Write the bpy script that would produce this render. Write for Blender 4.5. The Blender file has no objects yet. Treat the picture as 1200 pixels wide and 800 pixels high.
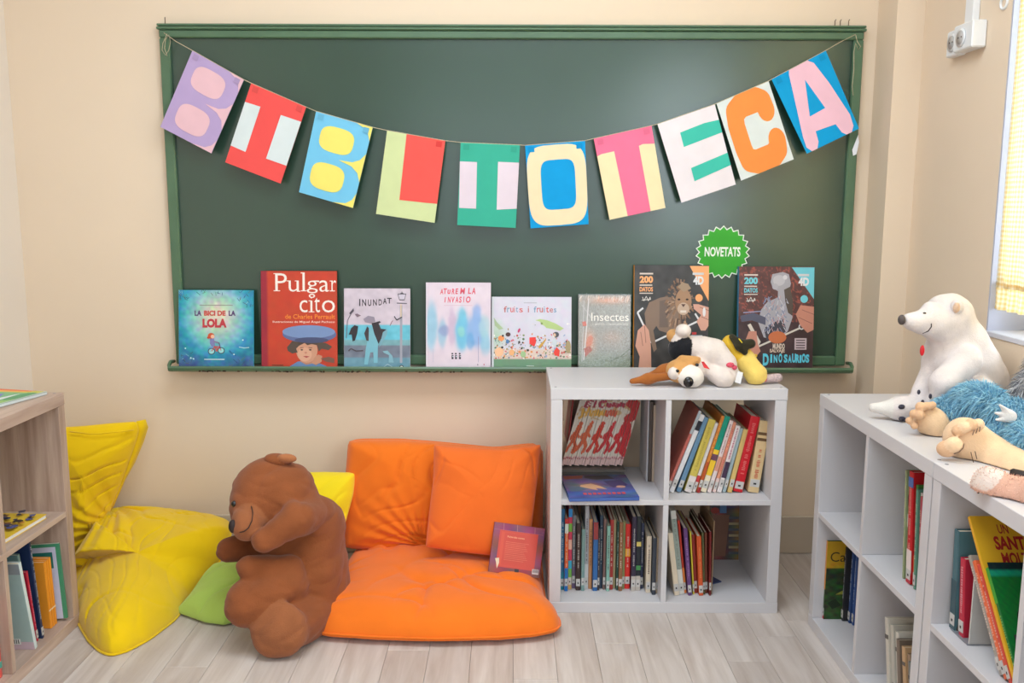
import bpy, math, random
import numpy as np
from mathutils import Matrix, Vector

PI = math.pi
SC = bpy.context.scene
COL = SC.collection
random.seed(7)
RNG = np.random.default_rng(7)

# ------------------------------------------------------------------ camera
cam_d = bpy.data.cameras.new('camera')
cam_d.sensor_width = 36.0
cam_d.lens = 1051.395 / 1200 * 36.0
cam_d.clip_start = 0.05
cam = bpy.data.objects.new('camera', cam_d)
COL.objects.link(cam)
_pi, _ya, _ro = 0.1487, 0.0010, 0.0030
_F = Vector((math.sin(_ya) * math.cos(_pi), math.cos(_ya) * math.cos(_pi), -math.sin(_pi)))
_R0 = _F.cross(Vector((0, 0, 1))).normalized()
_U0 = _R0.cross(_F)
_R = _R0 * math.cos(_ro) + _U0 * math.sin(_ro)
_U = _U0 * math.cos(_ro) - _R0 * math.sin(_ro)
cam.matrix_world = Matrix(((_R.x, _U.x, -_F.x, 0.0153), (_R.y, _U.y, -_F.y, -3.3931), (_R.z, _U.z, -_F.z, 1.3502), (0, 0, 0, 1)))
SC.camera = cam

# ------------------------------------------------------------------ world, lights, exposure
SC.view_settings.view_transform = 'Standard'
SC.view_settings.look = 'None'
SC.view_settings.gamma = 1.0
SC.view_settings.use_curve_mapping = False
SC.view_settings.exposure = 0.06
world = bpy.data.worlds.new('world')
SC.world = world
world.use_nodes = True
_bg = world.node_tree.nodes['Background']
_bg.inputs['Color'].default_value = (0.86, 0.93, 1.0, 1)
_bg.inputs['Strength'].default_value = 1.6


def area_light(name, loc, direction, sx, sy, power, color):
    d = bpy.data.lights.new(name, 'AREA')
    d.shape = 'RECTANGLE'
    d.size, d.size_y = sx, sy
    d.energy = power
    d.color = color
    o = bpy.data.objects.new(name, d)
    COL.objects.link(o)
    o.location = loc
    o.rotation_euler = Vector(direction).to_track_quat('-Z', 'Y').to_euler()
    return o


# daylight standing in the windows (right wall and the wall behind the camera) and two fill lights added under the ceiling without fixtures
area_light('daylight_right', (1.80, -1.50, 1.70), (-1, 0, -0.12), 1.5, 1.4, 62, (0.79, 0.91, 1.0))
area_light('daylight_right_rear', (1.38, -3.60, 1.75), (-1, 0.35, -0.12), 1.7, 1.4, 44, (0.79, 0.91, 1.0))
area_light('daylight_rear', (0.2, -5.85, 1.75), (0, 1, -0.05), 2.6, 1.6, 12, (0.79, 0.91, 1.0))
area_light('added_overhead_fill', (0.0, -1.6, 2.83), (0, 0, -1), 1.6, 0.9, 40, (0.79, 0.91, 1.0))
area_light('added_overhead_fill_rear', (0.0, -4.5, 2.83), (0, 0, -1), 1.6, 0.9, 12, (0.79, 0.91, 1.0))


# ------------------------------------------------------------------ colour and material helpers
def lin(c):
    return tuple(((v / 255.0) / 12.92 if v / 255.0 <= 0.04045 else ((v / 255.0 + 0.055) / 1.055) ** 2.4) for v in c)


MATS = {}


def mat(name, rgb=(200, 200, 200), rough=0.6, vary=0.06, vscale=8.0, bump=0.0, bscale=60.0, attr=False, sheen=0.0,
        spec=0.4, stretch=(1, 1, 1), rand=0.0, coat=0.0, trans=0.0, wrinkle=0.0, metal=0.0):
    if name in MATS:
        return MATS[name]
    m = bpy.data.materials.new(name)
    m.use_nodes = True
    nt = m.node_tree
    N, L = nt.nodes, nt.links
    b = N['Principled BSDF']
    b.inputs['Roughness'].default_value = rough
    b.inputs['Specular IOR Level'].default_value = spec
    b.inputs['Sheen Weight'].default_value = sheen
    b.inputs['Sheen Roughness'].default_value = 0.5
    b.inputs['Coat Weight'].default_value = coat
    b.inputs['Metallic'].default_value = metal
    tc = N.new('ShaderNodeTexCoord')
    mp = N.new('ShaderNodeMapping')
    mp.inputs['Scale'].default_value = stretch
    L.new(tc.outputs['Object'], mp.inputs['Vector'])
    nz = N.new('ShaderNodeTexNoise')
    nz.inputs['Scale'].default_value = vscale
    nz.inputs['Detail'].default_value = 5
    L.new(mp.outputs['Vector'], nz.inputs['Vector'])
    if attr:
        src = N.new('ShaderNodeAttribute')
        src.attribute_name = 'Col'
        base = src.outputs['Color']
    else:
        src = N.new('ShaderNodeRGB')
        src.outputs[0].default_value = (*lin(rgb), 1)
        base = src.outputs[0]
    hsv = N.new('ShaderNodeHueSaturation')
    mr = N.new('ShaderNodeMapRange')
    mr.inputs['From Min'].default_value = 0.25
    mr.inputs['From Max'].default_value = 0.75
    mr.inputs['To Min'].default_value = 1 - vary
    mr.inputs['To Max'].default_value = 1 + vary
    L.new(nz.outputs['Fac'], mr.inputs['Value'])
    val = mr.outputs['Result']
    if rand:
        oi = N.new('ShaderNodeObjectInfo')
        ma = N.new('ShaderNodeMath')
        ma.operation = 'MULTIPLY_ADD'
        L.new(oi.outputs['Random'], ma.inputs[0])
        ma.inputs[1].default_value = rand
        L.new(val, ma.inputs[2])
        val = ma.outputs[0]
    L.new(val, hsv.inputs['Value'])
    L.new(base, hsv.inputs['Color'])
    L.new(hsv.outputs['Color'], b.inputs['Base Color'])
    if bump:
        n2 = N.new('ShaderNodeTexNoise')
        n2.inputs['Scale'].default_value = bscale
        n2.inputs['Detail'].default_value = 4
        L.new(mp.outputs['Vector'], n2.inputs['Vector'])
        bp = N.new('ShaderNodeBump')
        bp.inputs['Strength'].default_value = bump
        bp.inputs['Distance'].default_value = 0.004
        L.new(n2.outputs['Fac'], bp.inputs['Height'])
        L.new(bp.outputs['Normal'], b.inputs['Normal'])
    if trans:
        tr = N.new('ShaderNodeBsdfTranslucent')
        L.new(hsv.outputs['Color'], tr.inputs['Color'])
        mx = N.new('ShaderNodeMixShader')
        mx.inputs[0].default_value = trans
        L.new(b.outputs[0], mx.inputs[1])
        L.new(tr.outputs[0], mx.inputs[2])
        L.new(mx.outputs[0], N['Material Output'].inputs[0])
    MATS[name] = m
    return m


def wood_mat(name, dark, light, axis, rough=0.5, rand=0.0, ring=3.0):
    """streaked wood grain running along the given axis"""
    m = bpy.data.materials.new(name)
    m.use_nodes = True
    N, L = m.node_tree.nodes, m.node_tree.links
    b = N['Principled BSDF']
    b.inputs['Roughness'].default_value = rough
    b.inputs['Specular IOR Level'].default_value = 0.35
    tc = N.new('ShaderNodeTexCoord')
    oi = N.new('ShaderNodeObjectInfo')
    ad = N.new('ShaderNodeVectorMath')
    ad.operation = 'MULTIPLY_ADD'
    L.new(oi.outputs['Random'], ad.inputs[0])
    ad.inputs[1].default_value = (13.7, 7.1, 5.3) if rand else (0, 0, 0)
    L.new(tc.outputs['Object'], ad.inputs[2])
    mp = N.new('ShaderNodeMapping')
    s = [38.0, 38.0, 38.0]
    s[axis] = 2.4
    mp.inputs['Scale'].default_value = s
    L.new(ad.outputs[0], mp.inputs['Vector'])
    nz = N.new('ShaderNodeTexNoise')
    nz.inputs['Scale'].default_value = 1.0
    nz.inputs['Detail'].default_value = 7
    nz.inputs['Roughness'].default_value = 0.65
    nz.inputs['Distortion'].default_value = 0.6
    L.new(mp.outputs[0], nz.inputs['Vector'])
    mp2 = N.new('ShaderNodeMapping')
    s2 = [9.0, 9.0, 9.0]
    s2[axis] = 1.1
    mp2.inputs['Scale'].default_value = s2
    L.new(ad.outputs[0], mp2.inputs['Vector'])
    wv = N.new('ShaderNodeTexNoise')
    wv.inputs['Scale'].default_value = ring * 0.35
    wv.inputs['Detail'].default_value = 2
    wv.inputs['Distortion'].default_value = 1.6
    L.new(mp2.outputs[0], wv.inputs['Vector'])
    mixf = N.new('ShaderNodeMath')
    mixf.operation = 'MULTIPLY_ADD'
    L.new(wv.outputs['Fac'], mixf.inputs[0])
    mixf.inputs[1].default_value = 0.55
    m2 = N.new('ShaderNodeMath')
    m2.operation = 'MULTIPLY'
    L.new(nz.outputs['Fac'], m2.inputs[0])
    m2.inputs[1].default_value = 0.5
    L.new(m2.outputs[0], mixf.inputs[2])
    ramp = N.new('ShaderNodeValToRGB')
    ramp.color_ramp.elements[0].position = 0.36
    ramp.color_ramp.elements[0].color = (*lin(dark), 1)
    ramp.color_ramp.elements[1].position = 0.66
    ramp.color_ramp.elements[1].color = (*lin(light), 1)
    L.new(mixf.outputs[0], ramp.inputs[0])
    hsv = N.new('ShaderNodeHueSaturation')
    ma = N.new('ShaderNodeMath')
    ma.operation = 'MULTIPLY_ADD'
    L.new(oi.outputs['Random'], ma.inputs[0])
    ma.inputs[1].default_value = rand
    ma.inputs[2].default_value = 1 - rand / 2
    L.new(ma.outputs[0], hsv.inputs['Value'])
    L.new(ramp.outputs['Color'], hsv.inputs['Color'])
    L.new(hsv.outputs['Color'], b.inputs['Base Color'])
    bp = N.new('ShaderNodeBump')
    bp.inputs['Strength'].default_value = 0.12
    bp.inputs['Distance'].default_value = 0.002
    L.new(nz.outputs['Fac'], bp.inputs['Height'])
    L.new(bp.outputs['Normal'], b.inputs['Normal'])
    return m


# ------------------------------------------------------------------ object helpers
def tag(o, label=None, cat=None, group=None, kind=None):
    if label:
        o['label'] = label
    if cat:
        o['category'] = cat
    if group:
        o['group'] = group
    if kind:
        o['kind'] = kind
    return o


def thing(name, label, cat, loc=(0, 0, 0), rot=(0, 0, 0), group=None):
    o = bpy.data.objects.new(name, None)
    o.empty_display_size = 0.05
    COL.objects.link(o)
    o.location = loc
    o.rotation_euler = rot
    return tag(o, label, cat, group)


class MB:
    """collects geometry for ONE mesh object"""

    def __init__(self):
        self.v, self.f, self.c, self.m, self.s = [], [], [], [], []

    def add(self, vs, fs, col=None, mi=0, smooth=False):
        n = len(self.v)
        self.v.extend([tuple(p) for p in vs])
        for f in fs:
            self.f.append(tuple(i + n for i in f))
            self.c.append(col)
            self.m.append(mi)
            self.s.append(smooth)
        return self

    def box(self, x0, x1, y0, y1, z0, z1, col=None, mi=0):
        vs = [(x0, y0, z0), (x1, y0, z0), (x1, y1, z0), (x0, y1, z0), (x0, y0, z1), (x1, y0, z1), (x1, y1, z1), (x0, y1, z1)]
        return self.add(vs, [(0, 3, 2, 1), (4, 5, 6, 7), (0, 1, 5, 4), (1, 2, 6, 5), (2, 3, 7, 6), (3, 0, 4, 7)], col, mi)

    def bbox(self, x0, x1, y0, y1, z0, z1, b=0.002, col=None, mi=0):
        """box with chamfered edges"""
        vs = []
        for sx in (0, 1):
            for sy in (0, 1):
                for sz in (0, 1):
                    X, Y, Z = (x0, x1)[sx], (y0, y1)[sy], (z0, z1)[sz]
                    dx, dy, dz = (b, -b)[sx], (b, -b)[sy], (b, -b)[sz]
                    vs += [(X, Y + dy, Z + dz), (X + dx, Y, Z + dz), (X + dx, Y + dy, Z)]
        k = lambda sx, sy, sz, a: (sx * 4 + sy * 2 + sz) * 3 + a
        fs = [[k(0, 0, 0, 0), k(0, 0, 1, 0), k(0, 1, 1, 0), k(0, 1, 0, 0)], [k(1, 0, 0, 0), k(1, 1, 0, 0), k(1, 1, 1, 0), k(1, 0, 1, 0)],
              [k(0, 0, 0, 1), k(1, 0, 0, 1), k(1, 0, 1, 1), k(0, 0, 1, 1)], [k(0, 1, 0, 1), k(0, 1, 1, 1), k(1, 1, 1, 1), k(1, 1, 0, 1)],
              [k(0, 0, 0, 2), k(0, 1, 0, 2), k(1, 1, 0, 2), k(1, 0, 0, 2)], [k(0, 0, 1, 2), k(1, 0, 1, 2), k(1, 1, 1, 2), k(0, 1, 1, 2)]]
        for a in (0, 1):
            for c in (0, 1):
                fs.append([k(0, a, c, 1), k(1, a, c, 1), k(1, a, c, 2), k(0, a, c, 2)][::1 if (a == c) else -1])
                fs.append([k(a, 0, c, 0), k(a, 1, c, 0), k(a, 1, c, 2), k(a, 0, c, 2)][::-1 if (a == c) else 1])
                fs.append([k(a, c, 0, 0), k(a, c, 1, 0), k(a, c, 1, 1), k(a, c, 0, 1)][::1 if (a == c) else -1])
        for sx in (0, 1):
            for sy in (0, 1):
                for sz in (0, 1):
                    t = [k(sx, sy, sz, 0), k(sx, sy, sz, 1), k(sx, sy, sz, 2)]
                    fs.append(t if (sx + sy + sz) % 2 else t[::-1])
        return self.add(vs, fs, col, mi)

    def tube(self, pts, r, n=8, col=None, mi=0, closed=False, rs=None):
        P = [Vector(p) for p in pts]
        m = len(P)
        vs, fs = [], []
        up = None
        for i, p in enumerate(P):
            if closed:
                t = P[(i + 1) % m] - P[i - 1]
            else:
                t = P[min(i + 1, m - 1)] - P[max(i - 1, 0)]
            t = t.normalized() if t.length > 1e-9 else Vector((0, 0, 1))
            if up is None:
                a = Vector((0, 0, 1)) if abs(t.z) < 0.9 else Vector((1, 0, 0))
                up = (a - t * a.dot(t)).normalized()
            else:
                up = up - t * up.dot(t)
                up = up.normalized() if up.length > 1e-6 else t.orthogonal().normalized()
            s = t.cross(up)
            rr = rs[i] if rs else r
            for j in range(n):
                a = 2 * PI * j / n
                vs.append(p + up * (math.cos(a) * rr) + s * (math.sin(a) * rr))
        for i in range(m if closed else m - 1):
            k = (i + 1) % m
            for j in range(n):
                fs.append((i * n + j, k * n + j, k * n + (j + 1) % n, i * n + (j + 1) % n))
        if not closed:
            fs.append(tuple(range(n)))
            fs.append(tuple(range((m - 1) * n, m * n))[::-1])
        return self.add(vs, fs, col, mi, True)

    def ell(self, c, r, n=16, col=None, mi=0, rot=None):
        if not hasattr(r, '__len__'):
            r = (r, r, r)
        vs, fs = [], []
        h = n // 2
        M = rot.to_matrix() if rot else Matrix.Identity(3)
        for i in range(h + 1):
            a = PI * i / h
            for j in range(n):
                b = 2 * PI * j / n
                q = M @ Vector((r[0] * math.sin(a) * math.cos(b), r[1] * math.sin(a) * math.sin(b), r[2] * math.cos(a)))
                vs.append((c[0] + q.x, c[1] + q.y, c[2] + q.z))
        for i in range(h):
            for j in range(n):
                fs.append((i * n + j, (i + 1) * n + j, (i + 1) * n + (j + 1) % n, i * n + (j + 1) % n))
        return self.add(vs, fs, col, mi, True)

    def extrude(self, poly, axis, d0, d1, col=None, mi=0):
        """prism of a 2-D polygon; axis 'y' -> poly is (x,z)"""
        n = len(poly)
        mk = {'y': lambda p, d: (p[0], d, p[1]), 'z': lambda p, d: (p[0], p[1], d), 'x': lambda p, d: (d, p[0], p[1])}[axis]
        vs = [mk(p, d0) for p in poly] + [mk(p, d1) for p in poly]
        fs = [tuple(range(n)), tuple(range(2 * n - 1, n - 1, -1))] + [(i, i + n, (i + 1) % n + n, (i + 1) % n) for i in range(n)]
        return self.add(vs, fs, col, mi)

    def build(self, name, mats, parent=None, loc=None, off=None):
        me = bpy.data.meshes.new(name)
        vs = self.v if off is None else [(p[0] - off[0], p[1] - off[1], p[2] - off[2]) for p in self.v]
        me.from_pydata([tuple(p) for p in vs], [], self.f)
        if not isinstance(mats, (list, tuple)):
            mats = [mats]
        for m in mats:
            me.materials.append(m)
        if any(self.m):
            me.polygons.foreach_set('material_index', self.m)
        me.polygons.foreach_set('use_smooth', self.s)
        if any(c is not None for c in self.c):
            ca = me.color_attributes.new('Col', 'FLOAT_COLOR', 'CORNER')
            arr = []
            for f, c in zip(self.f, self.c):
                l = (*lin(c), 1) if c is not None else (1, 1, 1, 1)
                arr.extend(l * len(f))
            ca.data.foreach_set('color', arr)
        me.update()
        o = bpy.data.objects.new(name, me)
        COL.objects.link(o)
        if parent is not None:
            o.parent = parent
        if loc is not None:
            o.location = loc
        return o


def mesh_np(name, V, F, m, parent=None, off=(0, 0, 0), col=None, smooth=True):
    me = bpy.data.meshes.new(name)
    V = np.asarray(V, dtype=np.float64) - np.array(off)
    me.from_pydata(V.tolist(), [], [tuple(f) for f in (F.tolist() if hasattr(F, 'tolist') else F)])
    me.materials.append(m)
    if smooth:
        me.polygons.foreach_set('use_smooth', [True] * len(me.polygons))
    if col is not None:
        ca = me.color_attributes.new('Col', 'FLOAT_COLOR', 'POINT')
        c4 = np.ones((len(V), 4), dtype=np.float32)
        c4[:, :3] = col
        ca.data.foreach_set('color', c4.ravel())
    me.update()
    o = bpy.data.objects.new(name, me)
    COL.objects.link(o)
    if parent is not None:
        o.parent = parent
    return o


# ------------------------------------------------------------------ value noise
_T = RNG.random((32, 32, 32)).astype(np.float32)


_NR = np.array(((0.36, 0.48, -0.8), (-0.8, 0.6, 0.0), (0.48, 0.64, 0.6)))


def vnoise(P, s=1.0, o=0.0):
    Q = (np.asarray(P, dtype=np.float64) @ _NR) * s + o + 100.0
    i = np.floor(Q).astype(int)
    f = Q - i
    f = f * f * (3 - 2 * f)
    i &= 31
    j = (i + 1) & 31
    X0, Y0, Z0, X1, Y1, Z1 = i[..., 0], i[..., 1], i[..., 2], j[..., 0], j[..., 1], j[..., 2]
    fx, fy, fz = f[..., 0], f[..., 1], f[..., 2]
    a = _T[X0, Y0, Z0] * (1 - fx) + _T[X1, Y0, Z0] * fx
    b = _T[X0, Y1, Z0] * (1 - fx) + _T[X1, Y1, Z0] * fx
    c = _T[X0, Y0, Z1] * (1 - fx) + _T[X1, Y0, Z1] * fx
    d = _T[X0, Y1, Z1] * (1 - fx) + _T[X1, Y1, Z1] * fx
    return (a * (1 - fy) + b * fy) * (1 - fz) + (c * (1 - fy) + d * fy) * fz


def ridged(P, s, o=0.0):
    return 1 - np.abs(2 * vnoise(P, s, o) - 1)


# ------------------------------------------------------------------ implicit soft bodies (surface nets)
class Soft:
    def __init__(self):
        self.p = []

    def ell(self, c, r, col=(200, 200, 200), k=0.02, rot=(0, 0, 0), cut=False):
        if not hasattr(r, '__len__'):
            r = (r, r, r)
        from mathutils import Euler
        M = np.array(Euler([math.radians(a) for a in rot]).to_matrix())
        self.p.append(('e', np.array(c, float), np.array(r, float), M, col, k, cut))
        return self

    def cap(self, a, b, ra, rb, col=(200, 200, 200), k=0.02, cut=False):
        self.p.append(('c', np.array(a, float), np.array(b, float), (ra, rb), col, k, cut))
        return self

    def bounds(self):
        lo, hi = np.full(3, 9e9), np.full(3, -9e9)
        for q in self.p:
            if q[-1]:
                continue
            if q[0] == 'e':
                R = max(q[2])
                e = np.abs(q[3]) @ q[2] if True else R
                lo, hi = np.minimum(lo, q[1] - e), np.maximum(hi, q[1] + e)
            else:
                R = max(q[3])
                lo = np.minimum(lo, np.minimum(q[1], q[2]) - R)
                hi = np.maximum(hi, np.maximum(q[1], q[2]) + R)
        return lo - 0.02, hi + 0.02

    def ev(self, P, want=False):
        d = None
        cols = np.zeros((len(P), 3))
        best = np.full(len(P), 9e9)
        for q in self.p:
            if q[0] == 'e':
                L = (P - q[1]) @ q[3]
                k0 = np.sqrt(((L / q[2]) ** 2).sum(1))
                k1 = np.sqrt(((L / q[2] ** 2) ** 2).sum(1)) + 1e-9
                e = k0 * (k0 - 1) / k1
            else:
                ab = q[2] - q[1]
                t = np.clip(((P - q[1]) @ ab) / (ab @ ab), 0, 1)
                e = np.sqrt((((P - q[1]) - t[:, None] * ab) ** 2).sum(1)) - (q[3][0] + (q[3][1] - q[3][0]) * t)
            k = q[5]
            if q[-1]:
                h = np.clip(0.5 - 0.5 * (d + e) / k, 0, 1)
                d = d + (-e - d) * h + k * h * (1 - h)
            elif d is None:
                d = e
            else:
                h = np.clip(0.5 + 0.5 * (d - e) / k, 0, 1)
                d = d + (e - d) * h - k * h * (1 - h)
            if want and not q[-1]:
                w = e < best
                cols[w] = q[4]
                best = np.minimum(best, e)
        return (d, cols) if want else d

    def mesh(self, h=0.006, noise=0.0, nscale=30.0, zmin=None, extra=None):
        lo, hi = self.bounds()
        ax = [np.arange(lo[i], hi[i] + h, h) for i in range(3)]
        G = np.stack(np.meshgrid(*ax, indexing='ij'), -1).reshape(-1, 3)
        V = np.empty(len(G), np.float32)
        for s in range(0, len(G), 400000):
            Q = G[s:s + 400000]
            d = self.ev(Q)
            near = np.abs(d) < 0.03
            if noise:
                d[near] += noise * (ridged(Q[near], nscale) - 0.5)
            if extra is not None:
                d[near] += extra(Q[near])
            if zmin is not None:
                d = np.maximum(d, zmin - Q[:, 2])
            V[s:s + 400000] = d
        vs, fs = surfnets(V.reshape([len(a) for a in ax]), np.array([a[0] for a in ax]), h)
        _, c = self.ev(vs, True)
        C = np.zeros_like(c)
        for u in np.unique(c, axis=0):
            C[(c == u).all(1)] = lin(u)
        return vs, fs, C


def surfnets(V, org, h):
    nx, ny, nz = V.shape
    ins = V < 0
    acc = np.zeros((nx - 1, ny - 1, nz - 1, 3), np.float32)
    cnt = np.zeros((nx - 1, ny - 1, nz - 1), np.float32)
    quads = []
    sh = V.shape
    for ax in range(3):
        a = [slice(None)] * 3
        b = [slice(None)] * 3
        a[ax], b[ax] = slice(0, -1), slice(1, None)
        A, B = V[tuple(a)], V[tuple(b)]
        ch = ins[tuple(a)] != ins[tuple(b)]
        I = np.argwhere(ch)
        va, vb = A[ch], B[ch]
        t = va / (va - vb)
        p = I.astype(np.float32)
        p[:, ax] += t
        o1, o2 = [x for x in range(3) if x != ax]
        for d1 in (0, -1):
            for d2 in (0, -1):
                J = I.copy()
                J[:, o1] += d1
                J[:, o2] += d2
                ok = (J >= 0).all(1) & (J[:, 0] < nx - 1) & (J[:, 1] < ny - 1) & (J[:, 2] < nz - 1)
                K = tuple(J[ok].T)
                np.add.at(acc, K, p[ok])
                np.add.at(cnt, K, 1)
        ok = (I[:, o1] > 0) & (I[:, o2] > 0) & (I[:, o1] < sh[o1] - 1) & (I[:, o2] < sh[o2] - 1)
        I, va = I[ok], va[ok]
        cs = []
        for d1, d2 in ((-1, -1), (0, -1), (0, 0), (-1, 0)):
            J = I.copy()
            J[:, o1] += d1
            J[:, o2] += d2
            cs.append((J[:, 0] * (ny - 1) + J[:, 1]) * (nz - 1) + J[:, 2])
        q = np.stack(cs, 1)
        flip = (va < 0) ^ (ax == 1)
        q[~flip] = q[~flip][:, ::-1]
        quads.append(q)
    Q = np.concatenate(quads)
    used = np.unique(Q)
    remap = np.full((nx - 1) * (ny - 1) * (nz - 1), -1, np.int64)
    remap[used] = np.arange(len(used))
    P = acc.reshape(-1, 3)[used] / cnt.reshape(-1)[used][:, None]
    return org + P.astype(np.float64) * h, remap[Q]


def puff(outline, center, normal, tf, tb, p=2.4, na=180, nr=34, wr=None, zmin=None, q=0.5, smooth_out=0):
    """closed soft cushion spanned inside a 3-D star-shaped outline"""
    O = np.array(outline, float)
    C = np.array(center, float)
    n = np.array(normal, float)
    n /= np.linalg.norm(n)
    m = len(O)
    seg = np.linalg.norm(np.roll(O, -1, 0) - O, axis=1)
    cum = np.concatenate([[0], np.cumsum(seg)])
    s = np.linspace(0, cum[-1], na, endpoint=False)
    ring = np.empty((na, 3))
    E = np.vstack([O, O[:1]])
    for a in range(3):
        ring[:, a] = np.interp(s, cum, E[:, a])
    for _ in range(smooth_out):
        ring = 0.5 * ring + 0.25 * (np.roll(ring, 1, 0) + np.roll(ring, -1, 0))
    V, F = [], []
    rr = 1 - (np.linspace(1, 0, nr, endpoint=False)) ** 1.7
    rr = rr[1:]
    th = np.linspace(0, 2 * PI, na, endpoint=False)

    def side(sign, T):
        rows = []
        for r in rr:
            h = T * (1 - r ** p) ** q
            P = C + (ring - C) * r
            P = P + n * sign * h
            if wr is not None:
                w = wr(P, r, th) * min(1.0, (1 - r) * 9)
                P = P + n * sign * w[:, None]
            rows.append(P)
        return rows
    front = side(1, tf)
    back = side(-1, tb)[::-1]
    allr = front + [ring] + back
    for R in allr:
        V.append(R)
    V = np.concatenate(V)
    k = len(allr)
    for i in range(k - 1):
        a = np.arange(na)
        b = (a + 1) % na
        F.append(np.stack([i * na + a, (i + 1) * na + a, (i + 1) * na + b, i * na + b], 1))
    F = [tuple(x) for x in np.concatenate(F)]
    V = list(V)
    c0 = len(V)
    V.append(C + n * tf)
    V.append(C - n * tb)
    for j in range(na):
        F.append((c0, j, (j + 1) % na))
        F.append((c0 + 1, (k - 1) * na + (j + 1) % na, (k - 1) * na + j))
    V = np.array(V)
    if zmin is not None:
        V[:, 2] = np.maximum(V[:, 2], zmin)
    # orient faces outward
    f0 = F[0]
    e = np.cross(V[f0[1]] - V[f0[0]], V[f0[2]] - V[f0[0]])
    if e @ n < 0:
        F = [tuple(reversed(f)) for f in F]
    return V, F, ring


# ------------------------------------------------------------------ flat print (covers, letters, signs)
_text_cache = {}


def text_mesh(s, bold=0.0, shear=0.0, res=3):
    key = (s, bold, shear)
    if key in _text_cache:
        return _text_cache[key]
    cu = bpy.data.curves.new('lettering', 'FONT')
    cu.body = s
    cu.offset = bold
    cu.shear = shear
    cu.resolution_u = res
    ob = bpy.data.objects.new('lettering', cu)
    COL.objects.link(ob)
    dg = bpy.context.evaluated_depsgraph_get()
    me = ob.evaluated_get(dg).to_mesh()
    V = np.array([v.co[:2] for v in me.vertices]).reshape(-1, 2)
    F = [tuple(p.vertices) for p in me.polygons]
    ob.evaluated_get(dg).to_mesh_clear()
    bpy.data.objects.remove(ob)
    bpy.data.curves.remove(cu)
    _text_cache[key] = (V, F)
    return V, F


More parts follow.
